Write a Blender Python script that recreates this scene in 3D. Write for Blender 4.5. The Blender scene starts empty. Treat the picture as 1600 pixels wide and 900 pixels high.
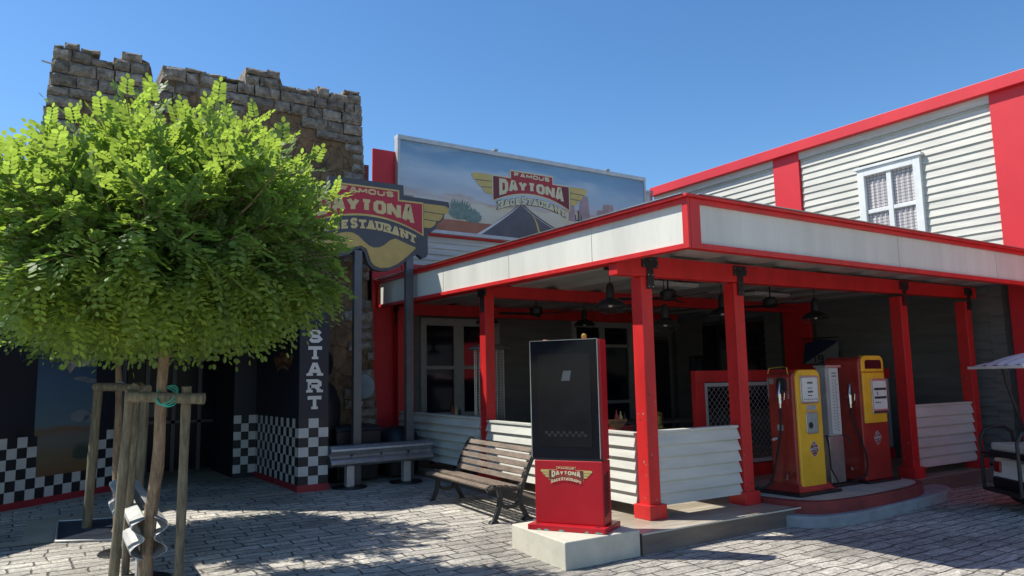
import bpy, bmesh, math, random
import numpy as np
from mathutils import Vector, Matrix
from math import radians as R, sin, cos, pi
random.seed(7)
D = bpy.data
scene = bpy.context.scene
COL = scene.collection
# ------------------------------------------------------------------ camera
yaw, pit, rol = R(33.13), R(7.075), R(-1.115)
fw = Vector((sin(yaw)*cos(pit), cos(yaw)*cos(pit), sin(pit)))
rt = Vector((cos(yaw), -sin(yaw), 0)); up = rt.cross(fw)
r_ = rt*cos(rol)+up*sin(rol); u_ = up*cos(rol)-rt*sin(rol)
cd = D.cameras.new('camera'); cam = D.objects.new('camera', cd); COL.objects.link(cam)
M = Matrix((r_, u_, -fw)).transposed().to_4x4(); M.translation = Vector((0, 0, 1.7))
cam.matrix_world = M
cd.sensor_width = 36; cd.lens = 36*1174.2/1600; cd.clip_end = 1000; cd.clip_start = .05
scene.camera = cam
# ------------------------------------------------------------------ light
w = D.worlds.new('World'); scene.world = w; w.use_nodes = True
nt = w.node_tree; bg = nt.nodes['Background']
sky = nt.nodes.new('ShaderNodeTexSky'); sky.sky_type = 'NISHITA'; sky.sun_disc = False
SUN = Vector((-.573, .4725, 1)).normalized()
sky.sun_elevation = math.asin(SUN.z); sky.sun_rotation = math.atan2(SUN.x, SUN.y)
sky.air_density = 1.0; sky.dust_density = .25; sky.ozone_density = 3.5
hs = nt.nodes.new('ShaderNodeHueSaturation'); hs.inputs['Saturation'].default_value = 1.2; hs.inputs['Value'].default_value = 1.28
nt.links.new(sky.outputs[0], hs.inputs['Color']); nt.links.new(hs.outputs[0], bg.inputs[0]); bg.inputs[1].default_value = .105
sl = D.lights.new('sun', 'SUN'); sl.energy = 5.0; sl.angle = R(.53); sl.color = (1, .955, .87)
so = D.objects.new('sun', sl); COL.objects.link(so)
so.rotation_euler = (-SUN).to_track_quat('-Z', 'Y').to_euler()
vs = scene.view_settings
vs.view_transform = 'Standard'; vs.look = 'None'; vs.exposure = 0.36; vs.gamma = 1; vs.use_curve_mapping = False
scene.cycles.max_bounces = 8; scene.cycles.transparent_max_bounces = 12

# ------------------------------------------------------------------ materials
MATS = {}
def mat(name, col, rough=.6, var=.12, scale=2.5, bump=0., bscale=30., metal=0., spec=.5, stretch=(1, 1, 1), col2=None, dirt=0., dirtcol=(.12, .1, .08), coat=0., emit=None, stops=None):
    if name in MATS: return MATS[name]
    m = D.materials.new(name); m.use_nodes = True; t = m.node_tree; N = t.nodes; L = t.links
    b = N['Principled BSDF']
    geo = N.new('ShaderNodeNewGeometry'); mp = N.new('ShaderNodeMapping'); mp.inputs['Scale'].default_value = stretch
    L.new(geo.outputs['Position'], mp.inputs[0])
    n = N.new('ShaderNodeTexNoise'); n.inputs['Scale'].default_value = scale; n.inputs['Detail'].default_value = 7; n.inputs['Roughness'].default_value = .65
    L.new(mp.outputs[0], n.inputs[0])
    cr = N.new('ShaderNodeValToRGB'); L.new(n.outputs[0], cr.inputs[0])
    c2 = col2 or tuple(min(1, c*(1+var)) for c in col); c1 = tuple(c*(1-var) for c in col)
    cr.color_ramp.elements[0].position = (stops or (.35, .65))[0]; cr.color_ramp.elements[1].position = (stops or (.35, .65))[1]
    cr.color_ramp.elements[0].color = (*c1, 1); cr.color_ramp.elements[1].color = (*c2, 1)
    out = cr.outputs[0]
    if dirt > 0:
        n2 = N.new('ShaderNodeTexNoise'); n2.inputs['Scale'].default_value = scale*7; n2.inputs['Detail'].default_value = 9; n2.inputs['Roughness'].default_value = .75
        L.new(mp.outputs[0], n2.inputs[0])
        mr = N.new('ShaderNodeMapRange'); mr.inputs[1].default_value = .56; mr.inputs[2].default_value = .72; mr.inputs[3].default_value = 0; mr.inputs[4].default_value = dirt
        L.new(n2.outputs[0], mr.inputs[0])
        mx = N.new('ShaderNodeMix'); mx.data_type = 'RGBA'; L.new(mr.outputs[0], mx.inputs[0]); L.new(out, mx.inputs[6]); mx.inputs[7].default_value = (*dirtcol, 1)
        out = mx.outputs[2]
    L.new(out, b.inputs['Base Color'])
    rr = N.new('ShaderNodeMapRange'); rr.inputs[3].default_value = max(.02, rough-.08); rr.inputs[4].default_value = min(1, rough+.08)
    L.new(n.outputs[0], rr.inputs[0]); L.new(rr.outputs[0], b.inputs['Roughness'])
    b.inputs['Metallic'].default_value = metal; b.inputs['Specular IOR Level'].default_value = spec
    if coat: b.inputs['Coat Weight'].default_value = coat; b.inputs['Coat Roughness'].default_value = .08
    if bump > 0:
        n3 = N.new('ShaderNodeTexNoise'); n3.inputs['Scale'].default_value = bscale; n3.inputs['Detail'].default_value = 6
        L.new(mp.outputs[0], n3.inputs[0]); bp = N.new('ShaderNodeBump'); bp.inputs['Strength'].default_value = 1; bp.inputs['Distance'].default_value = bump
        L.new(n3.outputs[0], bp.inputs['Height']); L.new(bp.outputs[0], b.inputs['Normal'])
    if emit: b.inputs['Emission Color'].default_value = (*emit[0], 1); b.inputs['Emission Strength'].default_value = emit[1]
    MATS[name] = m
    return m
RED = mat('red_paint', (.56, .017, .017), .45, .16, 1.6, .0012, 25, stretch=(2, 2, .6), dirt=.3, dirtcol=(.34, .05, .04))
REDP = mat('red_panel', (.58, .016, .024), .5, .08, .8, .0006, 30)
REDPUMP = mat('pump_red', (.27, .022, .016), .38, .22, 3, .0006, 20, dirt=.2, dirtcol=(.12, .03, .02), coat=.15)
REDK = mat('kiosk_red', (.42, .010, .018), .36, .10, 1.8, spec=.3, dirt=.15, dirtcol=(.3, .03, .035))
REDKERB = mat('kerb_red', (.22, .035, .03), .75, .25, 3, .003, 30, dirt=.35, dirtcol=(.13, .07, .06))
YEL = mat('pump_yellow', (.74, .40, .02), .38, .12, 3, .0004, 20, dirt=.18, dirtcol=(.4, .26, .03), coat=.15)
WHT = mat('fascia_white', (.62, .62, .545), .55, .09, 1.3, .0010, 12, stretch=(1.5, 1.5, .22), dirt=.30, dirtcol=(.44, .40, .31))
FRM = mat('white_frame', (.66, .68, .66), .5, .08, 4, .0008, 30, dirt=.35, dirtcol=(.4, .38, .33))
SIDX = mat('siding_along_x', (.55, .55, .50), .6, .16, 2.2, .0015, 18, stretch=(.5, .5, 5), dirt=.42, dirtcol=(.3, .27, .2))
SIDY = mat('siding_along_y', (.50, .49, .43), .6, .14, 2.2, .0015, 18, stretch=(.5, .5, 5), dirt=.45, dirtcol=(.32, .29, .2))
LOW = mat('low_wall_paint', (.55, .55, .49), .55, .10, 2, .0008, 20, stretch=(.6, .6, 3), dirt=.25, dirtcol=(.4, .37, .3))
SIDD = mat('grey_siding', (.07, .07, .068), .6, .12, 2, .0012, 20, stretch=(.6, .6, 4))
INW = mat('inner_wall', (.08, .08, .078), .7, .15, 1.5)
CEIL = mat('ceiling_sheet', (.34, .34, .31), .5, .1, 2)
BLK = mat('black_steel', (.012, .012, .014), .45, .2, 8, .0004, 60)
BLKP = mat('black_plastic', (.010, .011, .014), .5, .3, 4)
NAVY = mat('navy_panel', (.012, .014, .025), .55, .15, 1.5)
DGREY = mat('sign_grey', (.062, .066, .078), .5, .12, 3, .0006, 30)
POSTG = mat('sign_post_grey', (.10, .105, .115), .4, .15, 6, .0004, 30, metal=.4)
GOLD = mat('sign_gold', (.48, .34, .10), .5, .1, 4)
GOLDP = mat('printed_gold', (.55, .43, .14), .5, .1, 4)
CREAM = mat('cream_line', (.62, .52, .30), .5, .06, 4)
CREAML = mat('cream_letter', (.60, .47, .22), .5, .06, 4)
CREAMB = mat('printed_cream', (.62, .58, .36), .5, .06, 4)
SRED = mat('sign_red', (.42, .018, .035), .45, .08, 3)
MAROON = mat('printed_maroon', (.16, .025, .03), .5, .1, 3)
GALV = mat('galvanised_steel', (.42, .43, .44), .42, .18, 5, .0006, 25, metal=.75, dirt=.2, dirtcol=(.22, .2, .18))
GALVP = mat('galvanised_post', (.48, .48, .46), .5, .18, 5, .0006, 25, metal=.4, dirt=.25, dirtcol=(.3, .27, .22))
CONC = mat('concrete', (.52, .49, .40), .85, .14, 2, .002, 35, dirt=.25, dirtcol=(.27, .25, .2))
CONK = mat('concrete_kerb', (.30, .31, .31), .9, .18, 3, .004, 25, dirt=.3, dirtcol=(.2, .2, .19))
ISLE = mat('island_top', (.45, .41, .33), .9, .15, 3, .002, 30, dirt=.3, dirtcol=(.2, .18, .15))
SKIRT = mat('skirt_tile', (.17, .135, .11), .4, .2, 1.6, .0008, 30, stretch=(.6, .6, 5))
WOODS = mat('stake_wood', (.18, .15, .095), .9, .42, 6, .010, 12, stretch=(5, 5, .55), dirt=.75, dirtcol=(.06, .06, .04))
BARK = mat('bark', (.27, .185, .11), .9, .42, 7, .018, 14, stretch=(4, 4, .6), dirt=.8, dirtcol=(.10, .07, .045))
BENCHW = mat('bench_slat', (.155, .115, .085), .75, .35, 3, .003, 30, stretch=(5, 1.1, 5), dirt=1.0, dirtcol=(.55, .49, .40))
IRON = mat('bench_iron', (.016, .021, .022), .38, .2, 6, .0005, 40)
CHROME = mat('chrome', (.62, .62, .60), .22, .1, 6, metal=1)
ALU = mat('aluminium', (.42, .42, .40), .35, .15, 6, metal=.8)
LCD = mat('dial_face', (.62, .62, .57), .5, .05, 5)
BBF = mat('billboard_frame', (.50, .51, .50), .4, .1, 5, metal=.15)
INK = mat('ink', (.02, .02, .02), .6, .1, 5)
PAPER = mat('paper', (.75, .75, .72), .6, .04, 5)
WLET = mat('white_letter', (.66, .66, .64), .5, .05, 4)
CHW = mat('check_white', (.52, .52, .51), .5, .08, 3)
CHB = mat('check_black', (.014, .015, .018), .5, .2, 3)
RUB = mat('rubber', (.015, .015, .015), .85, .3, 10, .001, 40)
CARTW = mat('cart_white', (.85, .85, .80), .35, .06, 3, coat=.3)
SEATV = mat('seat_vinyl', (.55, .53, .46), .5, .08, 4)
TAILR = mat('tail_light', (.25, .01, .01), .2, .1, 4, coat=.5)
TEAL = mat('green_tie', (.05, .42, .30), .6, .1, 5)
GRAVEL = mat('grate_steel', (.05, .06, .085), .5, .25, 6, metal=.5)
PORCH = mat('porch_concrete', (.36, .31, .24), .85, .18, 1.3, .002, 30, dirt=.2, dirtcol=(.25, .2, .14))
WOODT = mat('table_top', (.08, .075, .07), .35, .2, 3)
BRASS = mat('brass', (.40, .26, .06), .4, .15, 6, metal=.6)
GREYL = mat('grey_label', (.33, .32, .30), .5, .15, 20)

def glass_dark(name, col=(.006, .008, .012), rough=.04, spec=.5):
    if name in MATS: return MATS[name]
    m = mat(name, col, rough, .3, 1.2, spec=spec); return m
GLASS = glass_dark('window_glass', (.008, .010, .018), .03, .6)
SCREEN = glass_dark('screen_glass', (.005, .006, .010), .05, .12)
CLEARG = glass_dark('pump_glass', (.30, .31, .29), .12)

def tex_mat(name, build):
    m = D.materials.new(name); m.use_nodes = True
    build(m.node_tree, m.node_tree.nodes, m.node_tree.links, m.node_tree.nodes['Principled BSDF']); MATS[name] = m; return m

def _pave(t, N, L, b):
    geo = N.new('ShaderNodeNewGeometry')
    wn = N.new('ShaderNodeTexNoise'); wn.inputs['Scale'].default_value = 3.1; wn.inputs['Detail'].default_value = 4
    L.new(geo.outputs['Position'], wn.inputs[0])
    sub = N.new('ShaderNodeVectorMath'); sub.operation = 'SUBTRACT'; sub.inputs[1].default_value = (.5, .5, .5); L.new(wn.outputs['Color'], sub.inputs[0])
    sc = N.new('ShaderNodeVectorMath'); sc.operation = 'SCALE'; sc.inputs['Scale'].default_value = .13; L.new(sub.outputs[0], sc.inputs[0])
    add = N.new('ShaderNodeVectorMath'); add.operation = 'ADD'; L.new(geo.outputs['Position'], add.inputs[0]); L.new(sc.outputs[0], add.inputs[1])
    br = N.new('ShaderNodeTexBrick'); L.new(add.outputs[0], br.inputs[0])
    br.offset = .42; br.offset_frequency = 2; br.squash = 1.6; br.squash_frequency = 3
    br.inputs['Scale'].default_value = 1; br.inputs['Mortar Size'].default_value = .011; br.inputs['Mortar Smooth'].default_value = .35
    br.inputs['Brick Width'].default_value = .31; br.inputs['Row Height'].default_value = .165; br.inputs['Bias'].default_value = 0
    br.inputs['Color1'].default_value = (.42, .39, .34, 1); br.inputs['Color2'].default_value = (.60, .56, .485, 1); br.inputs['Mortar'].default_value = (.12, .112, .10, 1)
    mp = N.new('ShaderNodeMapping'); mp.inputs['Scale'].default_value = (1.2, 7, 1); mp.inputs['Rotation'].default_value = (0, 0, .12); L.new(add.outputs[0], mp.inputs[0])
    sn = N.new('ShaderNodeTexNoise'); sn.inputs['Scale'].default_value = 3.2; sn.inputs['Detail'].default_value = 9; sn.inputs['Roughness'].default_value = .72; sn.inputs['Distortion'].default_value = .6
    L.new(mp.outputs[0], sn.inputs[0])
    bn = N.new('ShaderNodeTexNoise'); bn.inputs['Scale'].default_value = .55; bn.inputs['Detail'].default_value = 4; L.new(geo.outputs['Position'], bn.inputs[0])
    fn = N.new('ShaderNodeTexNoise'); fn.inputs['Scale'].default_value = 38; fn.inputs['Detail'].default_value = 5; L.new(geo.outputs['Position'], fn.inputs[0])
    def mul(a, node, lo, hi, f0, f1):
        mr = N.new('ShaderNodeMapRange'); mr.inputs[1].default_value = lo; mr.inputs[2].default_value = hi; mr.inputs[3].default_value = f0; mr.inputs[4].default_value = f1
        L.new(node.outputs[0], mr.inputs[0]); v = N.new('ShaderNodeVectorMath'); v.operation = 'SCALE'; L.new(a, v.inputs[0]); L.new(mr.outputs[0], v.inputs['Scale']); return v.outputs[0]
    c = mul(br.outputs['Color'], sn, .34, .64, .52, 1.32); c = mul(c, bn, .34, .66, .66, 1.2); c = mul(c, fn, .36, .62, .70, 1.16)
    L.new(c, b.inputs['Base Color'])
    b.inputs['Roughness'].default_value = .62; b.inputs['Specular IOR Level'].default_value = .35
    inv = N.new('ShaderNodeMath'); inv.operation = 'MULTIPLY'; inv.inputs[1].default_value = -.02; L.new(br.outputs['Fac'], inv.inputs[0])
    m2 = N.new('ShaderNodeMath'); m2.operation = 'MULTIPLY_ADD'; m2.inputs[1].default_value = .03; L.new(sn.outputs[0], m2.inputs[0]); L.new(inv.outputs[0], m2.inputs[2])
    bp = N.new('ShaderNodeBump'); bp.inputs['Distance'].default_value = 1; bp.inputs['Strength'].default_value = .85; L.new(m2.outputs[0], bp.inputs['Height']); L.new(bp.outputs[0], b.inputs['Normal'])
PAVE = tex_mat('stamped_paving', _pave)

def _plank(t, N, L, b):
    geo = N.new('ShaderNodeNewGeometry')
    br = N.new('ShaderNodeTexBrick'); L.new(geo.outputs['Position'], br.inputs[0]); br.offset = .37
    br.inputs['Scale'].default_value = 1; br.inputs['Brick Width'].default_value = 1.2; br.inputs['Row Height'].default_value = .2; br.inputs['Mortar Size'].default_value = .003
    br.inputs['Color1'].default_value = (.34, .29, .22, 1); br.inputs['Color2'].default_value = (.46, .41, .33, 1); br.inputs['Mortar'].default_value = (.14, .12, .1, 1)
    mp = N.new('ShaderNodeMapping'); mp.inputs['Scale'].default_value = (1.5, 14, 1); L.new(geo.outputs['Position'], mp.inputs[0])
    sn = N.new('ShaderNodeTexNoise'); sn.inputs['Scale'].default_value = 2; sn.inputs['Detail'].default_value = 7; L.new(mp.outputs[0], sn.inputs[0])
    mr = N.new('ShaderNodeMapRange'); mr.inputs[1].default_value = .3; mr.inputs[2].default_value = .7; mr.inputs[3].default_value = .75; mr.inputs[4].default_value = 1.15; L.new(sn.outputs[0], mr.inputs[0])
    v = N.new('ShaderNodeVectorMath'); v.operation = 'SCALE'; L.new(br.outputs['Color'], v.inputs[0]); L.new(mr.outputs[0], v.inputs['Scale']); L.new(v.outputs[0], b.inputs['Base Color'])
    b.inputs['Roughness'].default_value = .4
PLANK = tex_mat('plank_tile', _plank)

def _stone(t, N, L, b):
    geo = N.new('ShaderNodeNewGeometry')
    n = N.new('ShaderNodeTexNoise'); n.inputs['Scale'].default_value = 9; n.inputs['Detail'].default_value = 9; n.inputs['Roughness'].default_value = .7; L.new(geo.outputs['Position'], n.inputs[0])
    cr = N.new('ShaderNodeValToRGB'); L.new(n.outputs[0], cr.inputs[0]); e = cr.color_ramp.elements
    e[0].position = .3; e[0].color = (.08, .062, .047, 1); e[1].position = .72; e[1].color = (.42, .36, .29, 1); x = e.new(.5); x.color = (.225, .195, .16, 1)
    mr = N.new('ShaderNodeMapRange'); mr.inputs[3].default_value = .72; mr.inputs[4].default_value = 1.3; L.new(geo.outputs['Random Per Island'], mr.inputs[0])
    v = N.new('ShaderNodeVectorMath'); v.operation = 'SCALE'; L.new(cr.outputs[0], v.inputs[0]); L.new(mr.outputs[0], v.inputs['Scale']); L.new(v.outputs[0], b.inputs['Base Color'])
    b.inputs['Roughness'].default_value = .9; b.inputs['Specular IOR Level'].default_value = .2
    n2 = N.new('ShaderNodeTexNoise'); n2.inputs['Scale'].default_value = 28; n2.inputs['Detail'].default_value = 8; L.new(geo.outputs['Position'], n2.inputs[0])
    bp = N.new('ShaderNodeBump'); bp.inputs['Distance'].default_value = .02; L.new(n2.outputs[0], bp.inputs['Height']); L.new(bp.outputs[0], b.inputs['Normal'])
STONE = tex_mat('castle_stone', _stone)

def _plaster(t, N, L, b):
    geo = N.new('ShaderNodeNewGeometry')
    n = N.new('ShaderNodeTexNoise'); n.inputs['Scale'].default_value = 2.2; n.inputs['Detail'].default_value = 10; n.inputs['Roughness'].default_value = .72; n.inputs['Distortion'].default_value = .8; L.new(geo.outputs['Position'], n.inputs[0])
    cr = N.new('ShaderNodeValToRGB'); L.new(n.outputs[0], cr.inputs[0]); e = cr.color_ramp.elements
    e[0].position = .33; e[0].color = (.10, .068, .042, 1); e[1].position = .68; e[1].color = (.31, .20, .11, 1); x = e.new(.5); x.color = (.20, .135, .08, 1)
    vo = N.new('ShaderNodeTexVoronoi'); vo.feature = 'DISTANCE_TO_EDGE'; vo.inputs['Scale'].default_value = 4.5
    wn = N.new('ShaderNodeTexNoise'); wn.inputs['Scale'].default_value = 5; wn.inputs['Detail'].default_value = 5; L.new(geo.outputs['Position'], wn.inputs[0])
    mxv = N.new('ShaderNodeMix'); mxv.data_type = 'VECTOR'; mxv.inputs[0].default_value = .22; L.new(geo.outputs['Position'], mxv.inputs[4]); L.new(wn.outputs['Color'], mxv.inputs[5]); L.new(mxv.outputs[1], vo.inputs[0])
    mr = N.new('ShaderNodeMapRange'); mr.inputs[2].default_value = .035; mr.inputs[3].default_value = .5; mr.inputs[4].default_value = 1; L.new(vo.outputs['Distance'], mr.inputs[0])
    v = N.new('ShaderNodeVectorMath'); v.operation = 'SCALE'; L.new(cr.outputs[0], v.inputs[0]); L.new(mr.outputs[0], v.inputs['Scale']); L.new(v.outputs[0], b.inputs['Base Color'])
    b.inputs['Roughness'].default_value = .95; b.inputs['Specular IOR Level'].default_value = .15
    n2 = N.new('ShaderNodeTexNoise'); n2.inputs['Scale'].default_value = 14; n2.inputs['Detail'].default_value = 9; n2.inputs['Roughness'].default_value = .7; L.new(geo.outputs['Position'], n2.inputs[0])
    ad = N.new('ShaderNodeMath'); ad.operation = 'MULTIPLY_ADD'; ad.inputs[1].default_value = .5; L.new(mr.outputs[0], ad.inputs[0]); L.new(n2.outputs[0], ad.inputs[2])
    bp = N.new('ShaderNodeBump'); bp.inputs['Distance'].default_value = .035; L.new(ad.outputs[0], bp.inputs['Height']); L.new(bp.outputs[0], b.inputs['Normal'])
PLASTER = tex_mat('castle_plaster', _plaster)

def _leaf(hi, tr):
    def f(t, N, L, b):
        geo = N.new('ShaderNodeNewGeometry'); out = N['Material Output']
        def ramp(a, c):
            mx = N.new('ShaderNodeMix'); mx.data_type = 'RGBA'; L.new(geo.outputs['Random Per Island'], mx.inputs[0]); mx.inputs[6].default_value = (*a, 1); mx.inputs[7].default_value = (*c, 1); return mx.outputs[2]
        d = N.new('ShaderNodeBsdfPrincipled'); d.inputs['Roughness'].default_value = .5; d.inputs['Specular IOR Level'].default_value = .3
        L.new(ramp(tuple(x*.72 for x in hi), tuple(x*1.3 for x in hi)), d.inputs['Base Color'])
        tl = N.new('ShaderNodeBsdfTranslucent'); L.new(ramp(tuple(x*.75 for x in tr), tuple(x*1.2 for x in tr)), tl.inputs[0])
        mx = N.new('ShaderNodeMixShader'); mx.inputs[0].default_value = .48; L.new(d.outputs[0], mx.inputs[1]); L.new(tl.outputs[0], mx.inputs[2]); L.new(mx.outputs[0], out.inputs[0]); N.remove(b)
    return f
LEAF = tex_mat('locust_leaf', _leaf((.125, .20, .06), (.42, .58, .07)))

def _mural(t, N, L, b):   # printed sky fading to sand, world height used as the print's own layout
    geo = N.new('ShaderNodeNewGeometry'); sp = N.new('ShaderNodeSeparateXYZ'); L.new(geo.outputs['Position'], sp.inputs[0])
    n = N.new('ShaderNodeTexNoise'); n.inputs['Scale'].default_value = 1.2; n.inputs['Detail'].default_value = 6
    mp = N.new('ShaderNodeMapping'); mp.inputs['Scale'].default_value = (1, 1, 4); L.new(geo.outputs['Position'], mp.inputs[0]); L.new(mp.outputs[0], n.inputs[0])
    return geo, sp, n
def _bill(t, N, L, b):
    geo, sp, n = _mural(t, N, L, b)
    ad = N.new('ShaderNodeMath'); ad.operation = 'MULTIPLY_ADD'; ad.inputs[1].default_value = .55; L.new(n.outputs[0], ad.inputs[0]); L.new(sp.outputs[2], ad.inputs[2])
    mr = N.new('ShaderNodeMapRange'); mr.inputs[1].default_value = 4.9; mr.inputs[2].default_value = 6.75; L.new(ad.outputs[0], mr.inputs[0])
    cr = N.new('ShaderNodeValToRGB'); L.new(mr.outputs[0], cr.inputs[0]); e = cr.color_ramp.elements
    e[0].position = 0; e[0].color = (.30, .13, .07, 1); e[1].position = 1; e[1].color = (.15, .28, .42, 1)
    for p, c in ((.10, (.46, .28, .18)), (.16, (.58, .50, .35)), (.36, (.62, .56, .38)), (.42, (.48, .34, .28)), (.46, (.45, .50, .54)), (.66, (.34, .50, .62)), (.80, (.22, .38, .53))):
        x = e.new(p); x.color = (*c, 1)
    n2 = N.new('ShaderNodeTexNoise'); n2.inputs['Scale'].default_value = .8; n2.inputs['Detail'].default_value = 5
    mp = N.new('ShaderNodeMapping'); mp.inputs['Scale'].default_value = (.7, 1, 3.2); mp.inputs['Rotation'].default_value = (0, .15, 0); L.new(geo.outputs['Position'], mp.inputs[0]); L.new(mp.outputs[0], n2.inputs[0])
    m2 = N.new('ShaderNodeMapRange'); m2.inputs[1].default_value = .52; m2.inputs[2].default_value = .66; m2.inputs[4].default_value = .45; L.new(n2.outputs[0], m2.inputs[0])
    mx = N.new('ShaderNodeMix'); mx.data_type = 'RGBA'; L.new(m2.outputs[0], mx.inputs[0]); L.new(cr.outputs[0], mx.inputs[6]); mx.inputs[7].default_value = (.62, .67, .69, 1)
    L.new(mx.outputs[2], b.inputs['Base Color']); b.inputs['Roughness'].default_value = .5
BILL = tex_mat('billboard_print', _bill)
def _door(t, N, L, b):
    geo, sp, n = _mural(t, N, L, b)
    ad = N.new('ShaderNodeMath'); ad.operation = 'MULTIPLY_ADD'; ad.inputs[1].default_value = .35; L.new(n.outputs[0], ad.inputs[0]); L.new(sp.outputs[2], ad.inputs[2])
    mr = N.new('ShaderNodeMapRange'); mr.inputs[1].default_value = .45; mr.inputs[2].default_value = 2.6; L.new(ad.outputs[0], mr.inputs[0])
    cr = N.new('ShaderNodeValToRGB'); L.new(mr.outputs[0], cr.inputs[0]); e = cr.color_ramp.elements
    e[0].position = 0; e[0].color = (.10, .035, .02, 1); e[1].position = 1; e[1].color = (.035, .055, .13, 1)
    for p, c in ((.12, (.17, .09, .04)), (.22, (.16, .12, .07)), (.33, (.14, .14, .13)), (.40, (.17, .10, .06)), (.44, (.10, .16, .19)), (.7, (.06, .12, .2))):
        x = e.new(p); x.color = (*c, 1)
    L.new(cr.outputs[0], b.inputs['Base Color']); b.inputs['Roughness'].default_value = .45
MURAL = tex_mat('mural_print', _door)
def _curt(t, N, L, b):
    geo = N.new('ShaderNodeNewGeometry'); sp = N.new('ShaderNodeSeparateXYZ'); L.new(geo.outputs['Position'], sp.inputs[0])
    def lines(sock, freq, wdt):
        a = N.new('ShaderNodeMath'); a.operation = 'MULTIPLY'; a.inputs[1].default_value = freq; L.new(sock, a.inputs[0])
        f = N.new('ShaderNodeMath'); f.operation = 'FRACT'; L.new(a.outputs[0], f.inputs[0])
        g = N.new('ShaderNodeMath'); g.operation = 'LESS_THAN'; g.inputs[1].default_value = wdt; L.new(f.outputs[0], g.inputs[0]); return g.outputs[0]
    mx0 = N.new('ShaderNodeMath'); mx0.operation = 'MAXIMUM'; L.new(lines(sp.outputs[1], 13, .2), mx0.inputs[0]); L.new(lines(sp.outputs[2], 17, .3), mx0.inputs[1])
    mx = N.new('ShaderNodeMix'); mx.data_type = 'RGBA'; L.new(mx0.outputs[0], mx.inputs[0]); mx.inputs[6].default_value = (.52, .50, .48, 1); mx.inputs[7].default_value = (.25, .22, .24, 1)
    L.new(mx.outputs[2], b.inputs['Base Color']); b.inputs['Roughness'].default_value = .8
CURT = tex_mat('checked_curtain', _curt)

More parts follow.
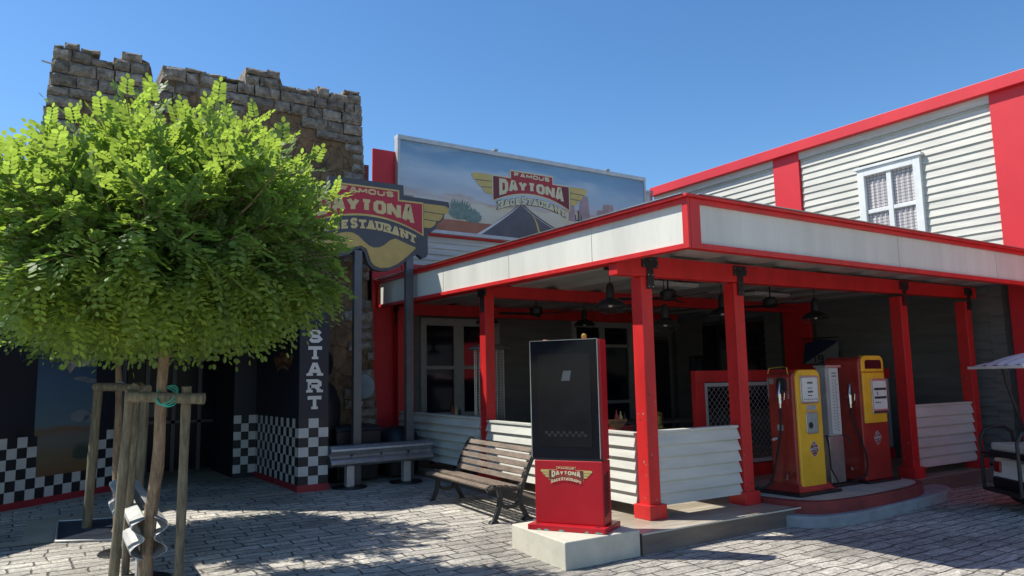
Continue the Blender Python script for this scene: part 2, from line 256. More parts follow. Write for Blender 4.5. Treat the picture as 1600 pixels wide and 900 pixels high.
# ------------------------------------------------------------------ mesh builder
class MB:
    def __init__(s): s.v = []; s.f = []; s.m = []; s.ml = []
    def mi(s, m):
        if m is None: return 0
        if m not in s.ml: s.ml.append(m)
        return s.ml.index(m)
    def face(s, pts, m=None):
        i = len(s.v); s.v += [tuple(p) for p in pts]; s.f.append(tuple(range(i, i+len(pts)))); s.m.append(s.mi(m)); return s
    def hexa(s, p, m=None):   # p: bottom 4 ccw, top 4
        i = len(s.v); s.v += [tuple(q) for q in p]; k = s.mi(m)
        for q in ((3, 2, 1, 0), (4, 5, 6, 7), (0, 1, 5, 4), (1, 2, 6, 5), (2, 3, 7, 6), (3, 0, 4, 7)):
            s.f.append(tuple(i+a for a in q)); s.m.append(k)
        return s
    def box(s, x0, y0, z0, x1, y1, z1, m=None):
        return s.hexa([(x0, y0, z0), (x1, y0, z0), (x1, y1, z0), (x0, y1, z0), (x0, y0, z1), (x1, y0, z1), (x1, y1, z1), (x0, y1, z1)], m)
    def obox(s, c, ax, ay, az, hx, hy, hz, m=None):
        c = Vector(c); ax = Vector(ax).normalized()*hx; ay = Vector(ay).normalized()*hy; az = Vector(az).normalized()*hz
        return s.hexa([c-ax-ay-az, c+ax-ay-az, c+ax+ay-az, c-ax+ay-az, c-ax-ay+az, c+ax-ay+az, c+ax+ay+az, c-ax+ay+az], m)
    def prism(s, poly, f3, d0, d1, m=None, side=None):  # poly 2d, f3(a,b,d)->xyz
        n = len(poly); i = len(s.v)
        s.v += [tuple(f3(a, b, d0)) for a, b in poly]+[tuple(f3(a, b, d1)) for a, b in poly]; k = s.mi(m); ks = s.mi(side) if side else k
        s.f.append(tuple(range(i+n-1, i-1, -1))); s.m.append(k); s.f.append(tuple(range(i+n, i+2*n))); s.m.append(k)
        for a in range(n):
            b = (a+1) % n; s.f.append((i+a, i+b, i+n+b, i+n+a)); s.m.append(ks)
        return s
    def tube(s, pts, r, n=8, m=None, cap=True):
        pts = [Vector(p) for p in pts]; rs = r if isinstance(r, (list, tuple)) else [r]*len(pts); k = s.mi(m); rings = []
        ref = Vector((.31, .17, .93)); x = None
        for j, p in enumerate(pts):
            t = (pts[min(j+1, len(pts)-1)]-pts[max(j-1, 0)]).normalized()
            if x is None: x = t.cross(ref if abs(t.dot(ref)) < .95 else Vector((1, 0, 0))).normalized()
            else: x = (x-t*x.dot(t)).normalized()
            y = t.cross(x); i = len(s.v); rings.append(i)
            s.v += [tuple(p+(x*cos(2*pi*q/n)+y*sin(2*pi*q/n))*rs[j]) for q in range(n)]
        for a, b in zip(rings, rings[1:]):
            for q in range(n): s.f.append((a+q, a+(q+1) % n, b+(q+1) % n, b+q)); s.m.append(k)
        if cap:
            s.f.append(tuple(rings[0]+q for q in range(n))[::-1]); s.m.append(k); s.f.append(tuple(rings[-1]+q for q in range(n))); s.m.append(k)
        return s
    def lathe(s, c, prof, n=24, m=None, axis=None):
        c = Vector(c); k = s.mi(m); rings = []
        A = Vector(axis or (0, 0, 1)).normalized(); X = A.orthogonal().normalized(); Y = A.cross(X)
        for r, h in prof:
            rings.append(len(s.v)); s.v += [tuple(c+A*h+(X*cos(2*pi*q/n)+Y*sin(2*pi*q/n))*r) for q in range(n)]
        for a, b in zip(rings, rings[1:]):
            for q in range(n): s.f.append((a+q, a+(q+1) % n, b+(q+1) % n, b+q)); s.m.append(k)
        return s
    def build(s, name, m=None, parent=None, smooth=False, bevel=0, seg=2, loc=None):
        me = D.meshes.new(name); me.from_pydata(s.v, [], s.f)
        for q in ([m] if m else []) + s.ml if not s.ml else s.ml: me.materials.append(q)
        if s.ml: me.polygons.foreach_set('material_index', s.m)
        me.update(); me.validate()
        bm = bmesh.new(); bm.from_mesh(me); bmesh.ops.recalc_face_normals(bm, faces=bm.faces); bm.to_mesh(me); bm.free()
        o = D.objects.new(name, me); COL.objects.link(o)
        if smooth:
            me.polygons.foreach_set('use_smooth', [True]*len(me.polygons))
            if hasattr(me, 'set_sharp_from_angle'): me.set_sharp_from_angle(angle=R(38))
        if parent is not None:
            o.parent = parent; o.matrix_parent_inverse = Matrix.Translation(-parent.location)
        if bevel:
            b = o.modifiers.new('bevel', 'BEVEL'); b.width = bevel; b.segments = seg; b.limit_method = 'ANGLE'; b.angle_limit = R(40)
        return o
def tag(o, label=None, cat=None, group=None, kind=None):
    for k, v in (('label', label), ('category', cat), ('group', group), ('kind', kind)):
        if v: o[k] = v
    return o
def thing(name, loc, label, cat, group=None):
    o = D.objects.new(name, None); COL.objects.link(o); o.location = loc; o.empty_display_size = .2
    return tag(o, label, cat, group)
def struct(o): o['kind'] = 'structure'; return o
def copy_tree(o, delta, label=None):
    c = o.copy(); COL.objects.link(c); c.location = o.location+Vector(delta)
    if label: c['label'] = label
    for ch in list(o.children):
        k = ch.copy(); COL.objects.link(k); k.parent = c
        for g in ch.children:
            h = g.copy(); COL.objects.link(h); h.parent = k
    return c
def gz(Y): return .03*max(0, min(Y, 11.5)-6.2)
# ------------------------------------------------------------------ letters
def oct_(a, b): return [(a, 0), (0, b), (0, 1-b), (a, 1), (1-a, 1), (1, 1-b), (1, b), (1-a, 0)]
LET = {
 'D': [([(0, 0), (0, 1), (.7, 1), (1, .8), (1, .2), (.7, 0)], 1)],
 'A': [([(0, 0), (.38, 1), (.62, 1), (1, 0)], 0), ([(.17, .3), (.83, .3)], 0)],
 'Y': [([(0, 1), (.5, .42)], 0), ([(1, 1), (.5, .42)], 0), ([(.5, .5), (.5, 0)], 0)],
 'T': [([(0, 1), (1, 1)], 0), ([(.5, 1), (.5, 0)], 0)],
 'O': [(oct_(.25, .18), 1)],
 'N': [([(0, 0), (0, 1)], 0), ([(0, 1), (1, 0)], 0), ([(1, 0), (1, 1)], 0)],
 'F': [([(1, 1), (0, 1), (0, 0)], 0), ([(0, .5), (.8, .5)], 0)],
 'M': [([(0, 0), (0, 1)], 0), ([(0, 1), (.5, .25)], 0), ([(.5, .25), (1, 1)], 0), ([(1, 1), (1, 0)], 0)],
 'U': [([(0, 1), (0, .2), (.25, 0), (.75, 0), (1, .2), (1, 1)], 0)],
 'S': [([(1, .78), (.78, 1), (.22, 1), (0, .8), (.22, .52), (.78, .48), (1, .2), (.78, 0), (.22, 0), (0, .22)], 0)],
 'R': [([(0, 0), (0, 1), (.75, 1), (1, .82), (1, .6), (.75, .45), (0, .45)], 0), ([(.55, .45), (1, 0)], 0)],
 'C': [([(1, .75), (.75, 1), (.25, 1), (0, .78), (0, .22), (.25, 0), (.75, 0), (1, .25)], 0)],
 'E': [([(1, 1), (0, 1), (0, 0), (1, 0)], 0), ([(0, .5), (.75, .5)], 0)],
 'P': [([(0, 0), (0, 1), (.75, 1), (1, .82), (1, .62), (.75, .45), (0, .45)], 0)],
 'B': [([(0, 0), (0, 1), (.8, 1), (1, .8), (.8, .52), (0, .52)], 0), ([(.8, .52), (1, .3), (.8, 0), (0, 0)], 0)],
 'I': [([(.5, 0), (.5, 1)], 0)], 'V': [([(0, 1), (.5, 0), (1, 1)], 0)], 'H': [([(0, 0), (0, 1)], 0), ([(1, 0), (1, 1)], 0), ([(0, .5), (1, .5)], 0)],
 'G': [([(1, .75), (.75, 1), (.25, 1), (0, .78), (0, .22), (.25, 0), (1, 0), (1, .45), (.6, .45)], 0)],
 '1': [([(.2, .8), (.5, 1), (.5, 0)], 0)], '9': [([(1, .5), (0, .5), (0, 1), (1, 1), (1, 0), (0, 0)], 0)],
 '0': [(oct_(.25, .18), 1)], '-': [([(.1, .5), (.9, .5)], 0)], ' ': []}
SERIF = {'T': [(.5, 0)], 'A': [(0, 0), (1, 0)], 'R': [(0, 0), (1, 0), (-.0, 1)], 'N': [(0, 0), (0, 1), (1, 1)], 'U': [(0, 1), (1, 1)], 'F': [(0, 0)], 'E': [], 'S': [], 'C': []}
def stroke(pts, closed, t):
    n = len(pts); P = [Vector((*p, 0)) for p in pts]; Lf = []; Rt = []
    for i in range(n):
        d0 = (P[i]-P[i-1]).normalized() if (i > 0 or closed) else None; d1 = (P[(i+1) % n]-P[i]).normalized() if (i < n-1 or closed) else None
        if d0 is None: d0 = d1
        if d1 is None: d1 = d0
        n0 = Vector((-d0.y, d0.x, 0)); n1 = Vector((-d1.y, d1.x, 0)); b = (n0+n1); b = b.normalized() if b.length > .05 else n0
        k = t/2/max(.45, b.dot(n0)); Lf.append(P[i]+b*k); Rt.append(P[i]-b*k)
    q = []
    for i in range(n if closed else n-1):
        j = (i+1) % n; q.append([Lf[i], Lf[j], Rt[j], Rt[i]])
    return q
def letter(mb, ch, x, y, w_, h, t, f3, serif=False, m=None, e0=0., de=.0004):
    k = 0
    for pts, closed in LET.get(ch, []):
        pp = [(x+t/2+a*(w_-t), y+t/2+b*(h-t)) for a, b in pts]
        for q in stroke(pp, closed, t):
            mb.face([f3(p.x, p.y, e0+k*de) for p in q], m)
        k += 1
    if serif:
        if ch in 'T':
            for sx in (0, 1):
                cx = x+t*.35+sx*(w_-t*.7); mb.face([f3(*p, e0+k*de) for p in ((cx-t*.35, y+h), (cx+t*.35, y+h), (cx+t*.35, y+h*.72), (cx-t*.35, y+h*.72))], m); k += 1
        for a, b in SERIF.get(ch, []):
            cx = x+t/2+a*(w_-t); cy = y+(b*(h-t*.7)) ; ww = t*.95
            mb.face([f3(*p, e0+k*de) for p in ((cx-ww, cy), (cx+ww, cy), (cx+ww, cy+t*.7), (cx-ww, cy+t*.7))], m); k += 1
def text_row(mb, s, x0, x1, y, h, t, f3, gap=.18, serif=False, m=None, e0=0., big=()):
    wts = [(.55 if c in 'I1' else (1.12 if c in 'MN' else (.5 if c == ' ' else 1))) for c in s]; g = gap
    tot = sum(wts)+g*(len(s)-1); ww = (x1-x0)/tot; x = x0
    for i, c in enumerate(s):
        hh = h*(1.15 if i in big else 1)
        letter(mb, c, x, y, ww*wts[i], hh, t, f3, serif, m, e0); x += ww*(wts[i]+g)
def arch(u): return -.286+.119*(1-4*u*u)
def logo(parent, f3, s, prefix='', wingm=None, redm=None, sidem=None, linem=None, letm=None, tiny=False, race=True, e=.006, wings=True, outm=None):
    # f3(a, b, e): logo plane coordinates in metres, e = distance out of the plane
    F = lambda a, b, q: f3(a*s, b*s, q)
    us = [i/20-.5 for i in range(21)]
    outer = [(-.5, 0), (-.28, 0), (-.28, .08), (.28, .08), (.28, 0), (.5, 0)]+[(u, arch(u)) for u in reversed(us)]
    k = .014
    inner = [(-.5+k, -k), (-.28+k, -k), (-.28+k, .08-k), (.28-k, .08-k), (.28-k, -k), (.5-k, -k)]+[(u*(1-2*k), arch(u)+k*1.15) for u in reversed(us)]
    MB().face([F(a, b, e) for a, b in outer]).build('badge_border', linem, parent)
    MB().face([F(a, b, e+.002) for a, b in inner]).build('badge_field', redm, parent)
    if sidem:
        for sg in (-1, 1):
            pl = [(sg*(.5-k), -k), (sg*.41, -k), (sg*.33, arch(.33)+k*1.15), (sg*.41, arch(.41)+k*1.15), (sg*(.5-k), arch(.5-k)+k*1.15)]
            MB().face([F(a, b, e+.003) for a, b in pl]).build('badge_side', sidem, parent)
    if wings:
        for sg in (-1, 1):
            m_ = MB(); wg = [(.503, -.006), (.70, -.006), (.735, -.02), (.74, -.045), (.72, -.075), (.685, -.085), (.675, -.115), (.65, -.14), (.62, -.148), (.61, -.175), (.585, -.20), (.555, -.212), (.503, -.212)]
            m_.face([F(sg*a, b, e+.001) for a, b in wg], wingm)
            for (a0, b0, a1, b1) in ((.503, -.072, .70, -.078), (.503, -.138, .63, -.144)):
                m_.face([F(sg*a0, b0, e+.002), F(sg*a1, b1, e+.002), F(sg*a1, b1-.007, e+.002), F(sg*a0, b0-.007, e+.002)], DGREY if not tiny else MAROON)
            m_.build('badge_wing', None, parent)
    L1 = MB()
    text_row(L1, 'FAMOUS', -.228, .228, .012, .046, .0135, lambda a, b, q: F(a, b, q), gap=.16, e0=e+.004)
    def wf(a, b, q):   # b in 0..1 of the letter height
        top = -.03; bot = arch(a)+.036; return F(a, bot+(top-bot)*b, q)
    wl = [1, 1.02, 1, .92, 1, 1.12, 1.02]; g = .07; ww = .83/(sum(wl)+6*g); x = -.415
    for c, q in zip('DAYTONA', wl):
        W_ = ww*q; H_ = .155
        letter(L1, c, x, 0, W_, H_, .040, lambda a, b, e_: wf(a, b/H_, e_), e0=e+.004); x += ww*(q+g)
    L1.build('badge_lettering', letm, parent)
    if race:
        L2 = MB()
        text_row(L2, 'RACESTAURANT', -.43, .43, 0, .072, .0215, lambda a, b, q: F(a, arch(a)-.032-.072+b, q), gap=.13, serif=True, e0=e+.006, big=(0, 4))
        L2.build('curved_lettering', letm, parent)
        if outm:
            L3 = MB(); text_row(L3, 'RACESTAURANT', -.434, .434, 0, .082, .034, lambda a, b, q: F(a, arch(a)-.037-.072+b, q), gap=.08, serif=True, e0=e, big=(0, 4), m=None)
            L3.build('lettering_outline', outm, parent)
# ================================================================== SETTING
ys = [-60, 6.2, 7.5, 9, 11.5, 90]
g = MB()
for a, b in zip(ys, ys[1:]):
    g.face([(-70, a, gz(a)), (90, a, gz(a)), (90, b, gz(b)), (-70, b, gz(b))])
struct(g.build('paved_plaza', PAVE))
pf = [(-6, 9.9), (.38, 9.55), (.45, 10.75), (1.15, 10.55), (2.4, 11.0), (3.42, 11.1), (3.45, 16), (-6, 16)]
struct(MB().face([(x, y, gz(y)+.006) for x, y in pf]).build('entrance_floor', PORCH))
FZ = lambda Y: .2+.012*max(0, Y-6)
t = MB(); pts = [(5.15, 5.66), (7.68, 5.72), (7.68, 6.02), (13.19, 6.02), (13.19, 13.05), (5.70, 13.05), (5.68, 6.7), (5.15, 6.7)]
t.face([(x, y, FZ(y)) for x, y in ((5.15, 5.66), (7.68, 5.72), (7.68, 6.7), (5.15, 6.7))], PLANK)
t.face([(x, y, FZ(y)) for x, y in ((7.68, 6.02), (13.19, 6.02), (13.19, 6.7), (7.68, 6.7))], PLANK)
t.face([(x, y, FZ(y)) for x, y in ((5.68, 6.7), (13.19, 6.7), (13.19, 13.05), (5.70, 13.05))], PLANK)
for (x0, y0), (x1, y1) in zip(pts[:4]+pts[5:], pts[1:4]+pts[4:5]+pts[6:]+pts[:1]):
    if (x0, y0) == (13.19, 6.02): continue
    t.face([(x0, y0, -.1), (x1, y1, -.1), (x1, y1, FZ(y1)), (x0, y0, FZ(y0))], SKIRT)
# thin pale edging bead along the front step
t.box(5.15, 5.652, .188, 7.685, 5.662, .203, CONC)
struct(t.build('terrace_floor'))

# ------------------------------------------------------------------ helpers for boards
def lap(mb, axis, fixed, a0, a1, z0, z1, step, out, lift=.028, holes=(), m=None, jit=.0):
    # boards running along axis ('x': wall at Y=fixed, 'y': wall at X=fixed); out = -1 faces the negative side
    z = z0; rr = random.Random(int(a0*100)+int(z0*10))
    while z < z1-.02:
        zt = min(z+step+.012, z1); segs = [(a0, a1)]
        for h0, h1, k0, k1 in holes:
            if z < k1 and zt > k0:
                ns = []
                for s0, s1 in segs:
                    if h0 > s0: ns.append((s0, min(s1, h0)))
                    if h1 < s1: ns.append((max(s0, h1), s1))
                segs = [q for q in ns if q[1]-q[0] > .01]
        for s0, s1 in segs:
            j = rr.uniform(-jit, jit); b = fixed+out*(lift+j); tp = fixed+out*.006; bk = fixed-out*.01
            if axis == 'x': mb.hexa([(s0, b, z+j), (s1, b, z-j), (s1, bk, z), (s0, bk, z), (s0, tp, zt), (s1, tp, zt), (s1, bk, zt), (s0, bk, zt)], m)
            else: mb.hexa([(b, s0, z+j), (b, s1, z-j), (bk, s1, z), (bk, s0, z), (tp, s0, zt), (tp, s1, zt), (bk, s1, zt), (bk, s0, zt)], m)
        z += step
# ------------------------------------------------------------------ right hand building (wall on X = 13.2)
B = thing('side_building', (13.2, 6, 0), 'long tall building clad in pale weathered boards with red eaves, right of the canopy', 'building')
MB().box(13.22, -4, -.1, 20, 13.6, 6.25).build('wall_core', SIDD, B)
s1 = MB(); whole = (6.86, 8.05, 4.0, 5.53)
lap(s1, 'y', 13.22, -3.9, 2.6, 3.3, 6.12, .138, -1, lift=.036, m=None, jit=.003)
lap(s1, 'y', 13.22, 5.66, 9.30, 3.3, 6.12, .138, -1, lift=.036, holes=(whole,), jit=.003)
lap(s1, 'y', 13.22, 9.94, 13.4, 3.3, 6.12, .138, -1, lift=.036, jit=.003)
s1.build('upper_siding', SIDY, B)
s2 = MB()
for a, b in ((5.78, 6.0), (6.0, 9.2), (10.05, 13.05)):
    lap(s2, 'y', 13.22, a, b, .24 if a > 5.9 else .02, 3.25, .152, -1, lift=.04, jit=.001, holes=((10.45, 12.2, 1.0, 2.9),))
s2.build('lower_siding', mat('shade_siding', (.13, .13, .12), .6, .15, 2, .0012, 20, stretch=(.6, .6, 4)), B)  # darker copy of the siding, shade under the canopy put into its colour
MB().box(13.03, -4, 6.24, 13.6, 13.55, 6.45).build('eave_trim', REDP, B, bevel=.006)
MB().box(13.16, -4, 6.1, 13.22, 13.5, 6.25).build('frieze_board', SIDY, B)
for a, b, z0 in ((2.6, 5.66, -.05), (9.31, 9.93, .2)):
    MB().box(13.14, a, z0, 13.24, b, 6.24).build('pilaster', REDP, B, bevel=.004)
W = MB(); y0, y1, z0, z1 = 6.86, 8.05, 4.0, 5.53
for a, b, c, d in ((y0, z0, y0+.13, z1), (y1-.13, z0, y1, z1), (y0+.13, z1-.13, y1-.13, z1), (y0+.13, z0, y1-.13, z0+.12)):
    W.box(13.12, a, b, 13.25, c, d)
ym = (y0+y1)/2
W.box(13.145, ym-.045, z0+.12, 13.248, ym+.045, z1-.13); W.box(13.155, y0+.13, 4.68, 13.24, y1-.13, 4.75); W.box(13.09, y0-.05, z1+.002, 13.246, y1+.05, z1+.05)
wf_ = W.build('window', FRM, B, bevel=.005)
cu = MB(); n = 60
for i in range(n):
    ya, yb = y0+.1+(y1-y0-.2)*i/n, y0+.1+(y1-y0-.2)*(i+1)/n
    xa, xb = 13.20+.012*sin(i*1.1), 13.20+.012*sin((i+1)*1.1)
    cu.face([(xa, ya, z0+.1), (xb, yb, z0+.1), (xb, yb, z1-.1), (xa, ya, z1-.1)])
cu.build('curtain', CURT, wf_)
MB().box(13.215, y0+.1, z0+.1, 13.218, y1-.1, z1-.1).build('pane', GLASS, wf_)
MB().box(13.20, 10.45, 1.0, 13.215, 12.2, 2.88).build('dark_window', GLASS, B)
# ------------------------------------------------------------------ back building (facade on Y = 13.1)
F = thing('restaurant_building', (9, 13.1, 0), 'low board-clad restaurant with white framed windows and a red corner panel, under the billboard', 'building')
MB().box(5.5, 13.12, -.1, 13.2, 18, 4.63).build('wall_core', SIDD, F)
s3 = MB(); lap(s3, 'x', 13.12, 6.1, 13.1, 3.98, 4.58, .12, -1, lift=.04, jit=.003); s3.build('upper_siding', SIDX, F)
s4 = MB(); lap(s4, 'x', 13.12, 6.28, 13.1, .26, 3.2, .152, -1, holes=((6.42, 8.16, 1.0, 2.95), (10.05, 11.8, .2, 3.0), (11.95, 13.0, .2, 2.6))); s4.build('lower_siding', mat('shade_siding', (.3, .3, .28)), F)  # same siding colour with the canopy shade painted in
MB().box(6.1, 13.06, 4.585, 13.1, 13.12, 4.64).build('string_course', REDP, F)
MB().box(5.42, 13.07, -.05, 6.02, 13.12, 6.17).build('corner_panel', REDP, F, bevel=.004)
MB().box(6.022, 13.05, 3.3, 8.2, 13.118, 3.98).build('base_band', REDP, F)
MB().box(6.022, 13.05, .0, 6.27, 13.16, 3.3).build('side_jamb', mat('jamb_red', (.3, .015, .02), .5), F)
MB().box(5.05, 13.32, 3, 5.44, 17, 5.9).build('parapet', mat('grey_render', (.13, .125, .12), .9, .2, 2, .003), F)
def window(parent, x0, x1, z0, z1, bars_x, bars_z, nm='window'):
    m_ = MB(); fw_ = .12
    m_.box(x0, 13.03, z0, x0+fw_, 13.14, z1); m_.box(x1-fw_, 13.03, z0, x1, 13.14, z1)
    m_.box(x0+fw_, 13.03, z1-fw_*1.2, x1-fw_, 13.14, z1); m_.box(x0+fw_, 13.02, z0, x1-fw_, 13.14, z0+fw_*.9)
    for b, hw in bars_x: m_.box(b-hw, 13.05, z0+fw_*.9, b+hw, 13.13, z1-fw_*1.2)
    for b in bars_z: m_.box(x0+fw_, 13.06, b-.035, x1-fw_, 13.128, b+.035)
    o = m_.build(nm, mat('shade_frame', (.27, .27, .25), .55, .1, 4, dirt=.2), parent, bevel=.004)  # white frame toned down, the canopy shade is in the colour
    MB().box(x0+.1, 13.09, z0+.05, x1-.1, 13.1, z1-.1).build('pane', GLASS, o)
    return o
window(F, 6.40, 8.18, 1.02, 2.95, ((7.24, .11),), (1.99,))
window(F, 10.05, 11.8, .25, 3.0, ((10.92, .07),), (2.45, 1.2), 'door')
MB().box(11.98, 13.08, .25, 12.98, 13.1, 2.6).build('dark_door', BLKP, F)

# ------------------------------------------------------------------ billboard on the back building
bb = thing('billboard', (9.1, 13.05, 4.65), 'long desert highway billboard with a winged red badge, up on the low roof', 'billboard')
MB().box(5.93, 12.98, 4.68, 12.3, 13.0, 6.42).build('print', BILL, bb)
m_ = MB(); m_.box(5.88, 12.94, 6.40, 12.34, 13.12, 6.49); m_.box(5.88, 12.95, 4.62, 5.94, 13.1, 6.40); m_.box(12.29, 12.95, 4.62, 12.34, 13.1, 6.40); m_.box(5.94, 12.95, 4.62, 12.29, 13.1, 4.69)
m_.build('frame', BBF, bb, bevel=.006)
for x in (8.05, 11.1): MB().box(x, 12.9, 6.492, x+.09, 13.02, 6.53).build('lamp_clip', ALU, bb)
bf = lambda a, b, e: (9.035+a, 12.98-e, 5.99+b)
Fp = lambda x, z, e: (x, 12.98-e, z)
def road_pts(z):   # printed road edges
    t_ = (5.42-z)/(5.42-4.69); return 8.7-.03-1.02*t_**1.15, 8.85+1.55*t_**1.25
zs = [5.42-.73*i/12 for i in range(13)]
MB().face([Fp(road_pts(z)[0], z, .003) for z in zs]+[Fp(road_pts(z)[1], z, .003) for z in reversed(zs)]).build('printed_road', mat('printed_road', (.095, .098, .11), .5, .2, 2), bb)
m_ = MB()
def band(f0, w0, w1, e, zz=zs, mtl=None):
    for za, zb in zip(zz, zz[1:]):
        ta = (5.42-za)/.73; tb = (5.42-zb)/.73; wa = w0+(w1-w0)*ta; wb = w0+(w1-w0)*tb
        m_.face([Fp(f0(za)-wa, za, e), Fp(f0(za)+wa, za, e), Fp(f0(zb)+wb, zb, e), Fp(f0(zb)-wb, zb, e)], mtl)
band(lambda z: road_pts(z)[0]+.04, .004, .05, .005, mtl=WLET); band(lambda z: road_pts(z)[1]-.10, .003, .022, .005, mtl=WLET)
band(lambda z: 8.78+.08*sin((5.42-z)*7)+.62*((5.42-z)/.73), .004, .035, .006, mtl=GOLDP)
m_.build('road_lines', None, bb)
m_ = MB(); rock = mat('printed_rock', (.34, .25, .26), .5, .2, 3); rr = random.Random(5)
for x, wd, h in ((6.12, .3, .12), (10.1, .2, .38), (10.45, .35, .62), (10.9, .22, .34), (11.15, .45, .5), (11.8, .35, .28), (12.0, .25, .45)):
    m_.face([Fp(x-wd/2, 5.2, .002+x*.0001), Fp(x+wd/2, 5.2, .002+x*.0001), Fp(x+wd*.42, 5.2+h*.5, .002+x*.0001), Fp(x+wd*.33, 5.2+h, .002+x*.0001), Fp(x-wd*.3, 5.2+h*.96, .002+x*.0001), Fp(x-wd*.4, 5.2+h*.5, .002+x*.0001)], rock)
m_.build('printed_mesas', None, bb); m_ = MB()
cac = mat('printed_cactus', (.05, .075, .06), .5, .2, 3)
for x, z0, h in ((10.28, 5.12, .34),):
    m_.face([Fp(x-.02, z0, .006), Fp(x+.02, z0, .006), Fp(x+.018, z0+h, .006), Fp(x-.018, z0+h, .006)], cac)
    for sg in (-1, 1):
        m_.face([Fp(x+sg*.02, z0+.1, .0065), Fp(x+sg*.09, z0+.1, .0065), Fp(x+sg*.09, z0+.13, .0065), Fp(x+sg*.02, z0+.13, .0065)], cac)
        m_.face([Fp(x+sg*.065, z0+.1, .007), Fp(x+sg*.092, z0+.1, .007), Fp(x+sg*.092, z0+.24, .007), Fp(x+sg*.065, z0+.24, .007)], cac)
m_.build('printed_cactus', None, bb); m_ = MB()
ag = mat('printed_agave', (.16, .24, .20), .5, .25, 9)
for k in range(17):   # spiky agave clumps
    for cx, cz, sc_ in ((7.25, 4.98, .42), (7.55, 4.94, .3)):
        a = pi*(.08+.84*k/16); L_ = sc_*(.6+.4*sin(a))*rr.uniform(.85, 1.1); d_ = (cos(a), sin(a)); q_ = (-d_[1], d_[0]); e_ = .004+k*.0004
        m_.face([Fp(cx-q_[0]*.035, cz-q_[1]*.035, e_), Fp(cx+d_[0]*L_*.5-q_[0]*.05, cz+d_[1]*L_*.5-q_[1]*.05, e_), Fp(cx+d_[0]*L_, cz+d_[1]*L_, e_), Fp(cx+d_[0]*L_*.5+q_[0]*.05, cz+d_[1]*L_*.5+q_[1]*.05, e_), Fp(cx+q_[0]*.035, cz+q_[1]*.035, e_)], ag)
m_.build('printed_agave', None, bb)
MB().face([Fp(x, z, .0022) for x, z in ((5.95, 4.69), (7.75, 4.69), (8.2, 4.92), (7.0, 4.93), (5.95, 4.86))]).build('printed_sand', mat('printed_sand', (.33, .13, .07), .5, .25, 1.5), bb)
logo(bb, bf, 2.03, wingm=GOLDP, redm=mat('printed_red', (.36, .03, .035), .5, .1, 3), sidem=MAROON, linem=CREAMB, letm=CREAMB, e=.009, outm=mat('print_shadow', (.09, .07, .06), .5))

# ------------------------------------------------------------------ castle tower
T = thing('castle_tower', (2.5, 12.4, 0), 'ruined castle wall of rough grey stones with a broken crenellated top, behind the trees', 'tower')
prof = [(0.2, 6.69), (0.28, 6.74), (0.36, 6.76), (0.53, 6.73), (0.66, 6.71), (0.69, 6.6), (0.79, 6.58), (0.83, 6.63), (0.92, 6.65), (1.06, 6.66), (1.08, 6.74), (1.22, 6.81), (1.35, 6.8), (1.43, 6.77), (1.48, 6.58), (1.5, 6.37), (1.58, 6.38), (1.65, 6.4), (1.651, 6.61), (1.73, 6.68), (1.84, 6.7), (2.09, 6.71), (2.17, 6.76), (2.37, 6.76), (2.42, 6.69), (2.54, 6.59), (2.63, 6.62), (2.71, 6.69), (2.83, 6.74), (2.86, 6.78), (3.0, 6.83), (3.03, 6.93), (3.23, 6.98), (3.44, 6.95), (3.47, 6.78), (3.56, 6.74), (3.58, 6.65), (3.77, 6.67), (3.79, 6.74), (4.03, 6.79), (4.06, 6.83), (4.21, 6.86), (4.32, 6.84), (4.36, 6.71), (4.43, 6.7), (4.47, 6.83), (4.58, 6.88), (4.76, 6.9), (4.83, 6.83)]
def ztop(x): return float(np.interp(x, [p[0] for p in prof], [p[1] for p in prof]))
lx = lambda z: .2-(6.7-z)*.085 if z > 3 else -.1      # sloping left edge
rx = lambda z: 4.83+(6.83-z)*.058                      # battered right edge
outl = prof+[(rx(5), 5), (rx(3.3), 3.3), (lx(3.3), 3.3), (lx(5), 5)]
MB().prism([(x, z-.06) for x, z in prof]+[(rx(5)-.05, 5), (rx(3)-.05, 3), (lx(3)+.05, 3), (lx(5)+.05, 5)], lambda a, b, d: (a, d, b), 12.36, 13.3).build('core', STONE, T)
MB().box(3.98, 12.36, -.1, 5.14, 13.2, 3.05).build('foot', PLASTER, T)
# rough plaster skin, displaced grid
rg = np.random.RandomState(3)
from mathutils import noise as mn
def skin(xa, xb, za, zb, y, name, amp=.07, st=.06):
    nx, nz = int((xb-xa)/st), int((zb-za)/st); vs_, fs_ = [], []
    for j in range(nz+1):
        for i in range(nx+1):
            x = xa+(xb-xa)*i/nx; z = za+(zb-za)*j/nz
            x = min(max(x, lx(z)+.04), rx(z)-.03); z = min(z, ztop(x)-.1) if z > 5.5 else z
            d = mn.fractal(Vector((x*1.7, z*1.7, 2.2)), 1, 2.1, 5)*amp
            vs_.append((x, y-d, z))
    for j in range(nz):
        for i in range(nx):
            a = j*(nx+1)+i; fs_.append((a, a+1, a+nx+2, a+nx+1))
    me = D.meshes.new(name); me.from_pydata(vs_, [], fs_); me.materials.append(PLASTER); me.update(); me.polygons.foreach_set('use_smooth', [True]*len(fs_))
    o = D.objects.new(name, me); COL.objects.link(o); o.parent = T; o.matrix_parent_inverse = Matrix.Translation(-T.location); return o
skin(.0, 5.0, 2.75, 6.85, 12.30, 'plaster'); skin(3.98, 5.16, -.05, 2.75, 12.30, 'plaster')
